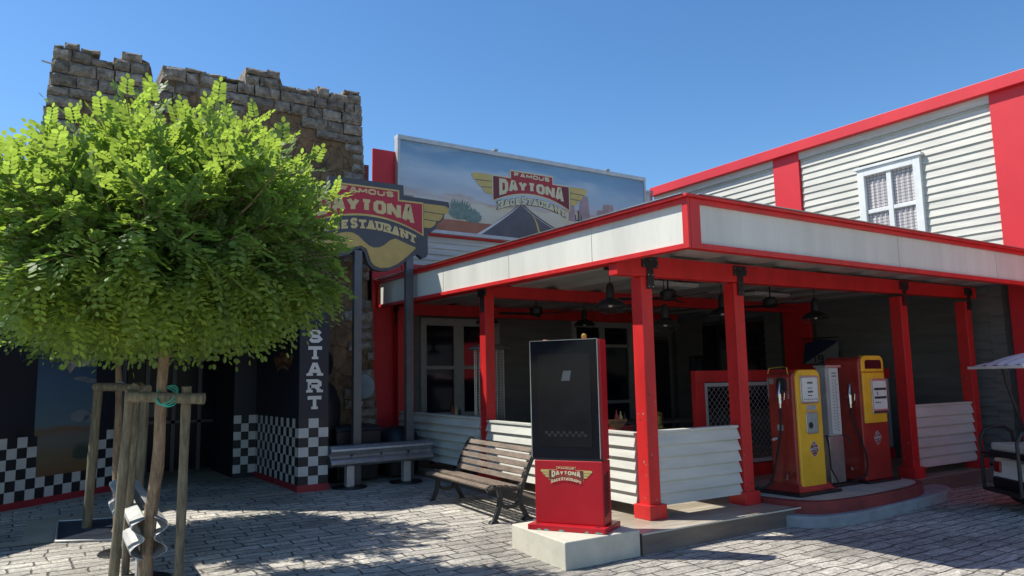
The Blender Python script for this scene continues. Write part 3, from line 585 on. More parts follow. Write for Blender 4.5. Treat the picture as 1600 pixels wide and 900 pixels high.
# individual stones along the crown, the right quoins and the left edge
st = MB(); rs = random.Random(11)
def stone(xa, xb, za, zb, y=12.27, th=.16):
    nx, nz = 5, 4; i0 = len(st.v); g_ = .007
    xa += g_; xb -= g_; za += g_; zb -= g_; sd = rs.random()*50; pr = rs.uniform(-.014, .018)
    for j in range(nz+1):
        for i in range(nx+1):
            u, v = i/nx, j/nz; ed = min(u, 1-u)*(xb-xa); ez = min(v, 1-v)*(zb-za); k = min(1, min(ed, ez)/.035)
            x = xa+(xb-xa)*u; z = za+(zb-za)*v; nn = mn.noise(Vector((x*6+sd, z*6, sd)))*.03
            cx = (u-.5)*(v-.5)*0; x += mn.noise(Vector((x*4, z*9, sd+9)))*.022; z += mn.noise(Vector((z*5, x*9, sd+4)))*.018
            st.v.append((x, y-pr-k*.045-nn*k, z))
    for j in range(nz):
        for i in range(nx):
            a = i0+j*(nx+1)+i; st.f.append((a, a+1, a+nx+2, a+nx+1)); st.m.append(0)
    # rim to the back, so every stone is solid
    rim = [i0+i for i in range(nx+1)]+[i0+j*(nx+1)+nx for j in range(1, nz+1)]+[i0+nz*(nx+1)+i for i in range(nx-1, -1, -1)]+[i0+j*(nx+1) for j in range(nz-1, 0, -1)]
    b0 = len(st.v)
    for r in rim: st.v.append((st.v[r][0], y+th+(.75 if za > 6.0 else 0), st.v[r][2]))
    L_ = len(rim)
    for k in range(L_): st.f.append((rim[k], rim[(k+1) % L_], b0+(k+1) % L_, b0+k)); st.m.append(0)
    st.f.append(tuple(b0+k for k in range(L_))[::-1]); st.m.append(0)
def plaster_zone(x, z):   # brown plaster patches between the stones
    if x < 1.9: return z < 6.15-.35*abs(x-.95)+.15*sin(x*5) and x > .55
    lim = 6.22+.12*sin(x*4.1)-.06*cos(x*9) - max(0, x-3.9)*.55
    return z < lim and x < rx(z)-.30-.16*sin(z*5.3)
row = 0; z = 1.0e-3; rows = []
z = .1
while z < 7.1:
    h = rs.uniform(.14, .195); rows.append((z, z+h)); z += h
for k, (za, zb) in enumerate(rows):
    x = lx(za)-.02; 
    if za < 3: x = 3.98
    x += (k % 2)*-.12
    while x < rx(za)+.02:
        wd = rs.uniform(.24, .50) if za < 6.3 else rs.uniform(.16, .36); xb = min(x+wd, rx((za+zb)/2)+rs.uniform(-.01, .04))
        if rx(za)-xb < .1: xb = rx(za)+.02
        xm = (x+xb)/2; xs = max(x, lx(za)-.03)
        top = ztop(xm)
        if za < 3 and xm < 4.0: x = xb; continue
        if za+.04 < top and xb-xs > .06 and not plaster_zone(xm, (za+zb)/2):
            if za < 5.6 and xm < rx(za)-.75 and xm > .9 and rs.random() < .8: x = xb; continue
            zt_ = min(zb, top)
            if 0 < top-zb < .06: zt_ = top
            stone(xs, xb, za, zt_)
        x = xb
        if x >= rx(za): break
st.build('stones', STONE, T, smooth=False)
MB().tube([(.22, 12.3, 6.38), (.02, 12.28, 6.40)], .012, 6).build('spout', ALU, T)
# ------------------------------------------------------------------ entrance portal
P_ = thing('start_portal', (2.4, 12, 0), 'dark navy entrance portal with black and white checks and the word START', 'entrance')
m_ = MB(); m_.box(3.47, 11.14, .12, 3.92, 14.2, 2.8)
m_.prism([(-3.1, 9.24), (1.42, 13.32), (1.75, 11.16), (3.92, 11.16), (3.92, 15.6), (-3.1, 15.6)], lambda a, b, d: (a, b, d), 2.852, 2.99, NAVY); m_.box(3.47, 11.16, 2.79, 3.92, 14.2, 2.86, NAVY); m_.box(3.1, 13.55, .12, 3.47, 15.3, 2.8, NAVY); m_.box(3.92, 13.3, -.1, 5.2, 15.5, 3.2, NAVY)
m_.build('pillar', NAVY, P_, bevel=.004)
MB().box(3.455, 11.12, .10, 3.935, 14.21, .25).build('plinth', mat('plinth_red', (.30, .02, .03), .5, .15, 3), P_)
def checks(parent, f3, u0, u1, v0, rows_, cu_, cv, phase=0, topstep=None, name='checks'):
    mw, mk = MB(), MB(); nu = int(math.ceil((u1-u0)/cu_-1e-6))
    for i in range(nu):
        for j in range(rows_):
            a0 = u0+i*cu_; a1 = min(u1, a0+cu_); b0 = v0+j*cv; b1 = b0+cv
            if topstep and topstep(i, j): continue
            (mw if (i+j+phase) % 2 else mk).face([f3(a0, b0), f3(a1, b0), f3(a1, b1), f3(a0, b1)])
    mw.build(name, CHW, parent); mk.build('dark_'+name, CHB, parent)
ps = lambda a, b: (3.47+a, 11.137, b)
checks(P_, ps, 0, .45, .235, 7, .15, .139, 0, topstep=lambda i, j: False)
pd = lambda a, b: (3.467, 11.14+a, b)
checks(P_, pd, 0, 3.0, .235, 7, .15, .139, 0)
checks(P_, lambda a, b: (3.1+a, 13.545, b), 0, .37, .235, 7, .125, .139, 1)
text = MB()
for i, c in enumerate('START'):
    letter(text, c, 3.47+.128, 2.335-i*.2475, .21, .195, .052, lambda a, b, e: (a, 11.135-e, b), True, e0=.002)
text.build('start_lettering', WLET, P_)
lf = lambda a, b, e: (3.467-e, 11.95-a, 2.17+b)
logo(P_, lf, .72, wingm=mat('dull_gold', (.16, .09, .03)), redm=mat('dull_red', (.10, .02, .015)), linem=mat('dull_gold', (.16, .09, .03)), letm=mat('dull_cream', (.22, .13, .06)), e=.003)
# diagonal mural wall
wa, wb = Vector((-.13, 11.95, 0)), Vector((1.42, 13.37, 0)); wd_ = (wb-wa).normalized(); wn = Vector((wd_.y, -wd_.x, 0))
def wp(a, b, e=0): return tuple(wa+wd_*a+wn*e+Vector((0, 0, b)))
m_ = MB(); m_.prism([(-4, .1), (2.12, .1), (2.12, 2.85), (-4, 2.85)], lambda a, b, d: wp(a, b, d), 0, -.2); m_.build('mural_wall', NAVY, P_)
m_ = MB(); m_.prism([(-4, .1), (2.13, .1), (2.13, .25), (-4, .25)], lambda a, b, d: wp(a, b, d), .02, -.05); m_.build('plinth', mat('plinth_red', (.3, .02, .03)), P_)
MB().prism([(.44, .52), (1.47, .52), (1.47, 2.75), (.44, 2.75)], lambda a, b, d: wp(a, b, d), .006, 0).build('mural', MURAL, P_)
def wts(i, j):
    u = -1.2+i*.1535; return (u > .36 and u < 1.42 and j > 1)
checks(P_, lambda a, b: wp(a, b, .009), -1.2, 2.12, .25, 7, .1535, .139, 1, topstep=lambda i, j: wts(i, j) or (j == 6 and (i % 2 == 0)))
bub = MB(); bc = [(1.10, 2.20)]
pts_ = []
for k in range(48):
    a = 2*pi*k/48; r0 = 1+.09*abs(sin(a*4.5)); pts_.append((1.10+.32*r0*cos(a), 2.21+.17*r0*sin(a)))
pts_ = pts_[:36]+[(1.06, 2.03), (.97, 1.93), (1.0, 2.04)]+pts_[36:]
bub.face([wp(a, b, .010) for a, b in pts_]); bub.build('speech_bubble', mat('bubble', (.40, .38, .34)), P_)
tx = MB()
text_row(tx, 'BIENVENIDO', .84, 1.36, 2.21, .05, .012, lambda a, b, e: wp(a, b, e), e0=.012)
text_row(tx, 'BEM-VINDO', .92, 1.28, 2.12, .05, .012, lambda a, b, e: wp(a, b, e), e0=.012); tx.build('bubble_lettering', INK, P_)
# little painted clouds, mesa and agave on the mural
m_ = MB(); cl = mat('mural_cloud', (.17, .19, .22), .5)
for cx, cz, ww, hh in ((1.18, 1.86, .14, .03), (1.36, 1.83, .12, .035), (1.2, 1.32, .18, .09), (1.36, 1.28, .1, .06)):
    m_.face([wp(cx+ww*cos(2*pi*k/16), cz+hh*sin(2*pi*k/16), .008) for k in range(16)], cl)
m_.build('mural_clouds', None, P_); m_ = MB()
ag2 = mat('mural_agave', (.05, .07, .055), .5)
for k in range(13):
    a = pi*(.06+.88*k/12); L_ = .25*(.7+.3*sin(a)); q_ = (-sin(a)*.022, cos(a)*.022); cx, cz = 1.25, .72; e_ = .0084+k*.0003
    m_.face([wp(cx-q_[0], cz-q_[1], e_), wp(cx+cos(a)*L_*.5-q_[0], cz+sin(a)*L_*.5-q_[1], e_), wp(cx+cos(a)*L_, cz+sin(a)*L_, e_), wp(cx+cos(a)*L_*.5+q_[0], cz+sin(a)*L_*.5+q_[1], e_), wp(cx+q_[0], cz+q_[1], e_)], ag2)
m_.build('mural_agave', None, P_)
MB().box(1.30, 13.3, .1, 1.40, 15.5, 2.85).build('side_wall', NAVY, P_)
# dim glass doors at the back of the portal
m_ = MB(); m_.box(1.4, 15.3, .15, 3.6, 15.4, 2.85, mat('portal_dark', (.012, .014, .02), .4)); m_.build('back_wall', None, P_)
m_ = MB()
for x in (1.5, 1.95, 2.4, 2.85, 3.3): m_.box(x-.035, 15.2, .16, x+.035, 15.3, 2.6)
m_.box(1.5, 15.2, 2.2, 3.3, 15.3, 2.27); m_.box(1.5, 15.2, 1.05, 3.3, 15.3, 1.1)
m_.build('door_frame', mat('door_frame_dark', (.03, .034, .045), .4), P_)
MB().box(1.52, 15.25, .2, 3.28, 15.26, 2.55).build('door_glass', glass_dark('portal_glass', (.008, .010, .018), .2, .08), P_)
MB().box(1.55, 15.16, 1.18, 2.3, 15.19, 1.42).build('notice_strip', mat('notice', (.10, .11, .12), .5), P_)
MB().box(-3.2, 14.5, 2.6, 3.6, 14.6, 3.1).build('inner_header', NAVY, P_)
# ------------------------------------------------------------------ canopy
C_ = thing('terrace_canopy', (9, 9, 0), 'wide flat canopy with white fascia and red edging on square red posts over the terrace', 'canopy')
c0 = (5.28, 5.0); c1 = (5.50, 13.05); xr = 13.12
def left(p, z, o=0):    # a point on the left fascia: p = 0 near corner .. 1 far end, o = inset
    return (c0[0]+(c1[0]-c0[0])*p+o, c0[1]+(c1[1]-c0[1])*p, z+.17*p)
zb, zt = 2.935, 3.455
def lstrip(z0, z1, o0, o1, p0=0, p1=1):
    return [left(p0, z0, o0), left(p0, z0, o1), left(p1, z0, o1), left(p1, z0, o0), left(p0, z1, o0), left(p0, z1, o1), left(p1, z1, o1), left(p1, z1, o0)]
def rstrip(z0, z1, y0, y1, x0=c0[0], x1=xr): return [(x0, y0, z0), (x1, y0, z0), (x1, y1, z0), (x0, y1, z0), (x0, y0, z1), (x1, y0, z1), (x1, y1, z1), (x0, y1, z1)]
MB().hexa(lstrip(zb+.01, zt-.01, .03, .075)).hexa(rstrip(zb+.01, zt-.01, 5.03, 5.075, c0[0]+.08)).build('fascia_board', WHT, C_)
e_ = MB()
e_.hexa(lstrip(zb, zb+.05, 0, .09)); e_.hexa(lstrip(zt-.075, zt-.03, -.005, .09)); e_.hexa(lstrip(zt-.029, zt, -.045, .09))
e_.hexa(lstrip(zb+.051, zt-.076, .0, .09, .0, .0075)); e_.hexa(lstrip(zb+.051, zt-.076, .0, .09, .992, 1))
e_.hexa(rstrip(zb, zb+.055, 4.995, 5.09, c0[0]+.092)); e_.hexa(rstrip(zt-.075, zt-.03, 4.99, 5.09, c0[0]+.092)); e_.hexa(rstrip(zt-.029, zt, 4.95, 5.09, c0[0]+.092))
e_.box(c0[0]-.002, 4.985, zb-.002, c0[0]+.03, 5.06, zt-.03); e_.box(c0[0]+.034, 4.985, zb-.002, c0[0]+.17, 5.03, zt-.03)
e_.box(c0[0]-.045, 4.95, zt-.028, c0[0]+.09, 5.09, zt+.001)
e_.build('red_edging', RED, C_, bevel=.003)
e_ = MB(); e_.hexa(lstrip(zt+.0015, zt+.012, -.06, .12)); e_.hexa(rstrip(zt+.0015, zt+.012, 4.935, 5.12, c0[0]+.122)); e_.build('drip_flashing', ALU, C_)
e_ = MB()
for p in (.19, .415, .66, .86): a = left(p, zb+.055, .026); b = left(p+.0006, zt-.08, .026); e_.hexa([a, (a[0]+.01, a[1], a[2]), (b[0]+.01, b[1], a[2]), (b[0], b[1], a[2]), (a[0], a[1], b[2]), (a[0]+.01, a[1], b[2]), (b[0]+.01, b[1], b[2]), (b[0], b[1], b[2])])
for x in (8.95, 11.4): e_.box(x, 5.0265, zb+.06, x+.005, 5.035, zt-.08)
e_.build('panel_joint', mat('joint_grey', (.46, .45, .39), .7), C_)
# trapezoid roof sheet, ribs running back from the front
rf = MB(); x = 5.37; pitch = .92
while x < 13.1:
    xs_ = [x, x+.50, x+.62, x+.80, x+pitch]; hs = [0, 0, .11, .11, 0]
    for (a, ha), (b, hb) in zip(zip(xs_, hs), zip(xs_[1:], hs[1:])):
        a2, b2 = min(a, 13.1), min(b, 13.1)
        if b2-a2 < .005: continue
        za, zb2 = 3.09+ha, 3.09+hb
        a3, b3 = max(a2, 5.60), max(b2, 5.605)
        rf.hexa([(a2, 5.08, za), (b2, 5.08, zb2), (b3, 13.05, zb2+.1), (a3, 13.05, za+.1), (a2, 5.08, za+.012), (b2, 5.08, zb2+.012), (b3, 13.05, zb2+.112), (a3, 13.05, za+.112)])
    x += pitch
rf.build('roof_sheet', CEIL, C_)
MB().hexa([(5.37, 5.09, 3.33), (13.11, 5.09, 3.33), (13.11, 13.05, 3.43), (5.60, 13.05, 3.43), (5.37, 5.09, 3.36), (13.11, 5.09, 3.36), (13.11, 13.05, 3.46), (5.60, 13.05, 3.46)]).build('roof_deck', mat('roof_deck', (.2, .2, .2)), C_)
# beams
MB().hexa([(5.36, 6.12, 2.83), (13.1, 6.12, 2.90), (13.1, 6.26, 2.90), (5.36, 6.26, 2.83), (5.36, 6.12, 3.06), (13.1, 6.12, 3.08), (13.1, 6.26, 3.08), (5.36, 6.26, 3.06)]).build('front_beam', RED, C_, bevel=.004)
MB().box(5.9, 9.64, 2.97, 13.1, 9.78, 3.15).build('cross_beam', RED, C_, bevel=.004)
MB().hexa([(5.715, 6.262, 3.03), (5.80, 6.262, 3.03), (5.93, 12.85, 3.13), (5.85, 12.85, 3.13), (5.715, 6.262, 3.085), (5.80, 6.262, 3.085), (5.93, 12.85, 3.185), (5.85, 12.85, 3.185)]).build('side_beam', RED, C_, bevel=.004)
MB().box(6.0, 12.86, 2.98, 13.1, 13.02, 3.2).build('wall_beam', RED, C_, bevel=.004)
posts = [(5.71, 6.13, .16, .17), (7.225, 6.13, .17, .17), (10.85, 6.13, .17, .17), (12.73, 6.13, .17, .17), (5.79, 9.62, .16, .17), (5.83, 12.83, .15, .16)]
for k, (x, y, a, b) in enumerate(posts):
    z0 = FZ(y); zt_ = 2.84 if k < 4 else 3.12
    if k == 0: zt_ = 2.83
    p = MB().box(x, y, z0, x+a, y+b, zt_).build('post', RED, C_, bevel=.006)
    MB().box(x-.045, y-.045, z0+.001, x+a+.045, y+b+.045, z0+.155).build('post_base', RED, p, bevel=.008)
rc = random.Random(21)
chip = mat('chipped_primer', (.30, .24, .20), .8, .2, 20); dark_chip = mat('scuff', (.10, .02, .02), .7, .2, 20)
for x, y, a, b in posts[:5]:
    m_ = MB()
    for k in range(9):
        z = .36+rc.random()**2*1.6; xx = x+rc.uniform(.01, a-.02); s_ = rc.uniform(.004, .010)
        m_.face([(xx+s_*cos(2*pi*q/7)*rc.uniform(.6, 1.2), y-.0015, z+s_*1.6*sin(2*pi*q/7)*rc.uniform(.6, 1.2)) for q in range(7)], rc.choice([chip, dark_chip]))
        yy = y+rc.uniform(.01, b-.02); m_.face([(x-.0015, yy+s_*cos(2*pi*q/7)*rc.uniform(.6, 1.2), z*.8+.1+s_*1.6*sin(2*pi*q/7)*rc.uniform(.6, 1.2)) for q in range(7)], rc.choice([chip, dark_chip]))
    m_.build('paint_chips', None, C_)
def tee(x, y, z, vert, wdt=.24, hgt=.36, face='y'):
    m_ = MB(); f = (lambda a, b, d: (x+a, y-d, z+b)) if face == 'y' else (lambda a, b, d: (x-d, y+a, z+b))
    sw = .05 if vert else .05
    m_.prism([(-wdt/2, 0), (-wdt/2, -.12), (-sw, -.12), (-sw, -hgt), (sw, -hgt), (sw, -.12), (wdt/2, -.12), (wdt/2, 0)], f, .003, .012)
    o = m_.build('bracket', BLK, C_)
    b_ = MB()
    for a, c in ((-wdt/2+.02, -.03), (0, -.03), (wdt/2-.02, -.03), (-wdt/2+.02, -.1), (wdt/2-.02, -.1), (-.03, -.2), (.03, -.2), (-.03, -hgt+.03), (.03, -hgt+.03)):
        pp = f(a, c, .012); ax = (0, -1, 0) if face == 'y' else (-1, 0, 0)
        b_.lathe(pp, [(.008, 0), (.007, .006), (.0001, .007)], 8, axis=ax)
    b_.build('bolt', CHROME, o)
for x, y, z in ((5.835, 6.12, 3.05), (7.33, 6.12, 3.045), (10.955, 6.12, 3.06), (12.83, 6.12, 3.06)): tee(x, y, z, True)
tee(5.79, 9.70, 3.1, True, face='x'); tee(5.83, 12.9, 3.15, True, face='x')
# ------------------------------------------------------------------ low board walls
def low_wall_x(x0, x1, y, z0, z1, n, label):
    o = MB(); st_ = (z1-.03-z0)/n
    for i in range(n):
        za = z0+i*st_; zb_ = za+st_
        o.hexa([(x0-.015, y-.040, za), (x1+.02, y-.040, za), (x1-.01, y+.02, za), (x0+.01, y+.02, za), (x0, y-.0, zb_+.01), (x1, y-.0, zb_+.01), (x1-.01, y+.02, zb_+.01), (x0+.01, y+.02, zb_+.01)])
    t_ = thing('low_wall', ((x0+x1)/2, y, z0), label, 'low wall', 'low board walls between the canopy posts')
    o.build('boards', LOW, t_); MB().box(x0-.005, y-.03, z1-.03, x1+.005, y+.09, z1).build('cap', LOW, t_, bevel=.004)
    MB().box(x0+.02, y+.021, z0+.02, x1-.02, y+.07, z1-.03).build('backing', LOW, t_)
def low_wall_y(y0, y1, xa, xb, z0, n, label, h=.77):
    o = MB(); f = lambda t_: xa+(xb-xa)*t_; st_ = (h-.03)/n; zz = lambda y: z0+.009*(y-6.3)
    for i in range(n):
        za = i*st_; zb_ = za+st_+.01
        a, b = zz(y0), zz(y1)
        o.hexa([(xa-.042, y0-.01, a+za), (xb-.042, y1+.01, b+za), (xb+.02, y1, b+za), (xa+.02, y0, a+za), (xa-.0, y0, a+zb_), (xb-.0, y1, b+zb_), (xb+.02, y1, b+zb_), (xa+.02, y0, a+zb_)])
    t_ = thing('low_wall', (xa, (y0+y1)/2, z0), label, 'low wall', 'low board walls between the canopy posts')
    o.build('boards', LOW, t_); a, b = zz(y0)+h, zz(y1)+h
    MB().hexa([(xa-.03, y0, a-.03), (xb-.03, y1, b-.03), (xb+.09, y1, b-.03), (xa+.09, y0, a-.03), (xa-.03, y0, a), (xb-.03, y1, b), (xb+.09, y1, b), (xa+.09, y0, a)]).build('cap', LOW, t_, bevel=.004)
    MB().hexa([(xa+.021, y0+.02, zz(y0)+.02), (xb+.021, y1-.02, zz(y1)+.02), (xb+.07, y1-.02, zz(y1)+.02), (xa+.07, y0+.02, zz(y0)+.02), (xa+.021, y0+.02, a-.03), (xb+.021, y1-.02, b-.03), (xb+.07, y1-.02, b-.03), (xa+.07, y0+.02, a-.03)]).build('backing', LOW, t_)
low_wall_x(5.90, 7.20, 6.19, .33, 1.13, 6, 'low white board wall between the corner post and the post left of the pumps')
low_wall_x(11.05, 12.72, 6.19, .33, 1.24, 6, 'low grey-white board wall at the far right beside the golf cart')
low_wall_y(6.34, 9.60, 5.73, 5.80, .34, 6, 'low white board wall behind the kiosk and the bench, half in sun')
low_wall_y(9.81, 12.82, 5.80, 5.87, .37, 6, 'low white board wall behind the steel guardrail, mostly in shade')

rv = thing('roof_vent', (12.75, 13.3, 5.4), 'short pale grey roof pipe just right of the billboard', 'roof vent')
MB().lathe((12.75, 13.35, 4.6), [(.13, 0), (.13, 1.62), (.15, 1.63), (.15, 1.68), (.0001, 1.70)], 20).build('pipe', ALU, rv, smooth=True)
# ================================================================== OBJECTS
# ---- concrete block and kiosk
bl = MB(); bl.hexa([(4.2, 5.64, -.05), (5.12, 5.655, -.05), (5.12, 6.72, -.05), (4.31, 6.70, -.05), (4.2, 5.64, .245), (5.12, 5.655, .245), (5.12, 6.72, .245), (4.31, 6.70, .245)])
o = bl.build('concrete_block', CONC, None, bevel=.012, seg=3); tag(o, 'pale square concrete block carrying the red screen kiosk', 'concrete block')
kd = Vector((.515, -.857, 0)).normalized(); kn = Vector((.857, .515, 0)).normalized()   # along the front, into the body
K0 = Vector((4.28, 6.36, .245))                                                            # front left corner of the base plate
K = thing('info_kiosk', (4.75, 6.1, .245), 'tall red outdoor kiosk with a dark screen and a winged gold badge', 'kiosk')
def kp(a, d, z): return tuple(K0+kd*a+kn*d+Vector((0, 0, z)))
def kbox(m_, a0, a1, d0, d1, z0, z1, mm=None):
    m_.hexa([kp(a0, d0, z0), kp(a1, d0, z0), kp(a1, d1, z0), kp(a0, d1, z0), kp(a0, d0, z1), kp(a1, d0, z1), kp(a1, d1, z1), kp(a0, d1, z1)], mm); return m_
kbox(MB(), 0, .81, 0, .46, .0, .055).build('base_plate', REDK, K, bevel=.008)
kbox(MB(), .045, .765, .10, .33, .056, .665).build('lower_cabinet', REDK, K, bevel=.008, seg=3)
kbox(MB(), .03, .77, .13, .31, .672, 1.855).build('housing', REDK, K, bevel=.01, seg=3)
kbox(MB(), .025, .745, .10, .129, .69, 1.855).build('screen', SCREEN, K, bevel=.004)
e_ = MB(); kbox(e_, .018, .026, .098, .13, .69, 1.858); kbox(e_, .026, .745, .098, .13, 1.8555, 1.861); kbox(e_, .746, .752, .098, .13, .69, 1.858); e_.build('screen_edge', ALU, K)
kbox(MB(), .10, .67, .0975, .099, .80, 1.72).build('display_panel', mat('display_off', (.010, .010, .012), .12, .3, 2, spec=.12), K)
e_ = MB(); dm = mat('dim_grey', (.03, .03, .03), .4, spec=.2)
for i in range(14):
    for j in range(2):
        if (i+j) % 2: e_.face([kp(.17+i*.032, .0968, .90+j*.026), kp(.17+(i+1)*.032, .0968, .90+j*.026), kp(.17+(i+1)*.032, .0968, .90+(j+1)*.026), kp(.17+i*.032, .0968, .90+(j+1)*.026)], dm)
e_.build('check_strip', None, K)
MB().face([kp(.36, .0965, 1.45), kp(.45, .0965, 1.45), kp(.47, .0965, 1.55), kp(.385, .0965, 1.55)]).build('painted_card_reflection', mat('dim_card_reflection', (.07, .078, .085), .5), K)  # pale card, a mirrored image painted onto the screen
kbox(MB(), .035, .76, .105, .14, .667, .69).build('gap_strip', BLKP, K)
e_ = MB()
for i in range(11):
    z = .17+i*.036; e_.obox(Vector(kp(.766, .20, z)), kn+Vector((0, 0, .35)), kd, Vector((0, 0, 1)), .07, .004, .009)
e_.build('vent_slats', BLKP, K)
kl = lambda a, b, e: kp(.385+a, .10-e, .578+b)
logo(K, kl, .37, wingm=GOLDP, redm=REDK, sidem=MAROON, linem=GOLDP, letm=CREAMB, tiny=True, e=.0012)
e_ = MB()
for a, d in ((.09, .05), (.72, .05), (.72, .40)): e_.lathe(kp(a, d, .056), [(.0001, .001), (.022, .001)], 16)
e_.build('bolt_hole', INK, K)
e_ = MB(); rr = random.Random(2)
for a, wdt in ((.10, .05), (.17, .07), (.33, .06), (.60, .04), (.70, .09)):
    e_.face([kp(a+wdt*(.5+.5*cos(2*pi*q/9)*rr.uniform(.7, 1.1)), -.0022, .010+.011*sin(2*pi*q/9)*rr.uniform(.5, 1.1)) for q in range(9)])
e_.build('chipped_paint', mat('primer', (.16, .30, .27), .7, .3, 20), K)
MB().lathe(kp(.58, .2, 1.861), [(.0001, 0), (.022, 0), (.028, .02), (.026, .045), (.012, .058), (.0001, .06)], 12).build('lifting_eye', BRASS, K, smooth=True)
MB().lathe(kp(.16, .2, 1.859), [(.0001, 0), (.035, 0), (.03, .014), (.0001, .016)], 12).build('cap_bolt', mat('copper', (.45, .2, .12), .5), K)
# ---- bench
BE = thing('park_bench', (5.0, 8.6, .06), 'park bench with worn brown slats and black cast iron ends, left of the red kiosk', 'bench')
bo = Vector((4.72, 7.73, .05)); bx = Vector((.04, 1, .014)).normalized(); by = Vector((1, -.03, 0)).normalized()   # along, back
def bp_(a, d, z): return tuple(bo+bx*a+by*d+Vector((0, 0, z*.935)))
prof_seat = [(-.02, .43), (.09, .455), (.18, .445), (.27, .425), (.36, .415)]
prof_back = [(.43, .50), (.465, .59), (.50, .68), (.545, .77), (.60, .855)]
def slat(m_, d, z, ang, a0=-.0, a1=1.78):
    dv = by*cos(ang)+Vector((0, 0, sin(ang))); nv = Vector((0, 0, cos(ang)))-by*sin(ang)
    m_.obox(Vector(bp_((a0+a1)/2, d, z)), bx, dv, nv, (a1-a0)/2, .034, .014)
for (d, z), ang in zip(prof_seat, (.35, .0, -.12, -.2, -.05)):
    m_ = MB(); slat(m_, d, z, ang); m_.build('seat_slat', BENCHW, BE, bevel=.006)
for (d, z), ang in zip(prof_back, (1.15, 1.2, 1.15, 1.05, .95)):
    m_ = MB(); slat(m_, d, z, ang); m_.build('back_slat', BENCHW, BE, bevel=.006)
def end_frame(a):
    m_ = MB(); n = 10
    def bar(pts, w_, th=.035):
        P = [Vector((p[0], p[1], 0)) for p in pts]
        ws = w_ if isinstance(w_, (list, tuple)) else [w_]*len(P)
        for i in range(len(P)-1):
            d0 = (P[i+1]-P[i]).normalized(); nrm = Vector((-d0.y, d0.x, 0)); h0, h1 = ws[i]/2, ws[i+1]/2
            q = [P[i]-nrm*h0, P[i+1]+d0*.006-nrm*h1, P[i+1]+d0*.006+nrm*h1, P[i]+nrm*h0]
            e0 = th/2+i*.0004
            m_.hexa([bp_(a-e0, *q[0][:2]), bp_(a-e0, *q[1][:2]), bp_(a+e0, *q[1][:2]), bp_(a+e0, *q[0][:2]), bp_(a-e0, *q[3][:2]), bp_(a-e0, *q[2][:2]), bp_(a+e0, *q[2][:2]), bp_(a+e0, *q[3][:2])])
    def curve(cp, n=9):
        P = [Vector((*c, 0)) for c in cp]; out = []
        for i in range(len(P)-1):
            p0 = P[max(i-1, 0)]; p1 = P[i]; p2 = P[i+1]; p3 = P[min(i+2, len(P)-1)]
            for k in range(n if i < len(P)-2 else n+1):
                t = k/n; v = .5*((2*p1)+(p2-p0)*t+(2*p0-5*p1+4*p2-p3)*t*t+(3*p1-p0-3*p2+p3)*t**3); out.append((v.x, v.y))
        return out
    bar(curve([(-.07, .405), (-.03, .425), (.07, .435), (.2, .415), (.33, .395), (.42, .44), (.47, .56), (.53, .70), (.60, .83), (.655, .875), (.67, .85)], 5), .062)
    bar(curve([(.02, .0), (.055, .08), (.10, .20), (.115, .30), (.10, .41)], 5), [.10, .07]+[.058]*26)
    bar(curve([(.50, .0), (.46, .08), (.40, .20), (.385, .30), (.42, .42)], 5), [.10, .07]+[.055]*26)
    bar(curve([(.105, .235), (.18, .19), (.25, .18), (.32, .19), (.395, .235)], 4), .045)
    m_.hexa([bp_(a-.04, -.04, -.0), bp_(a+.04, -.04, 0), bp_(a+.04, .09, 0), bp_(a-.04, .09, 0), bp_(a-.03, -.02, .03), bp_(a+.03, -.02, .03), bp_(a+.03, .07, .03), bp_(a-.03, .07, .03)])
    m_.hexa([bp_(a-.04, .42, -.0), bp_(a+.04, .42, 0), bp_(a+.04, .57, 0), bp_(a-.04, .57, 0), bp_(a-.03, .44, .03), bp_(a+.03, .44, .03), bp_(a+.03, .54, .03), bp_(a-.03, .54, .03)])
    m_.build('end_frame', IRON, BE, bevel=.005)
end_frame(.03); end_frame(1.75)
# ---- island with kerbs
isl = thing('pump_island', (9.2, 5.9, 0), 'raised fuel island with a red painted edge, under the two fuel pumps', 'island')
out_c = [(7.36, 6.0), (7.38, 5.78), (7.5, 5.5), (7.75, 5.37), (8.3, 5.31), (9.2, 5.38), (10.1, 5.46), (10.7, 5.58), (11.0, 5.75), (11.08, 6.0)]
in_c = [(7.45, 6.6), (7.50, 6.0), (7.58, 5.68), (7.80, 5.47), (8.4, 5.40), (9.2, 5.43), (9.85, 5.52), (10.25, 5.70), (10.38, 6.0), (10.38, 6.6)]
def smooth2(P, n=4):
    out = []
    for i in range(len(P)-1):
        p0, p1, p2, p3 = [Vector(P[k]) for k in (max(i-1, 0), i, i+1, min(i+2, len(P)-1))]
        for k in range(n if i < len(P)-2 else n+1):
            t = k/n; v = .5*((2*p1)+(p2-p0)*t+(2*p0-5*p1+4*p2-p3)*t*t+(3*p1-p0-3*p2+p3)*t**3); out.append((v.x, v.y))
    return out
oc, ic = smooth2(out_c), smooth2(in_c)
MB().prism(oc, lambda a, b, d: (a, b, d), -.05, .125).build('concrete_kerb', CONK, isl, bevel=.02, seg=3)
MB().prism(ic, lambda a, b, d: (a, b, d), .1, .262).build('red_kerb', REDKERB, isl, bevel=.012, seg=3)
cen = Vector((8.95, 6.35)); sc2 = [tuple(cen+(Vector(p)-cen)*.93) for p in ic]
MB().face([(a, b, .2665) for a, b in sc2]).build('island_top', ISLE, isl)
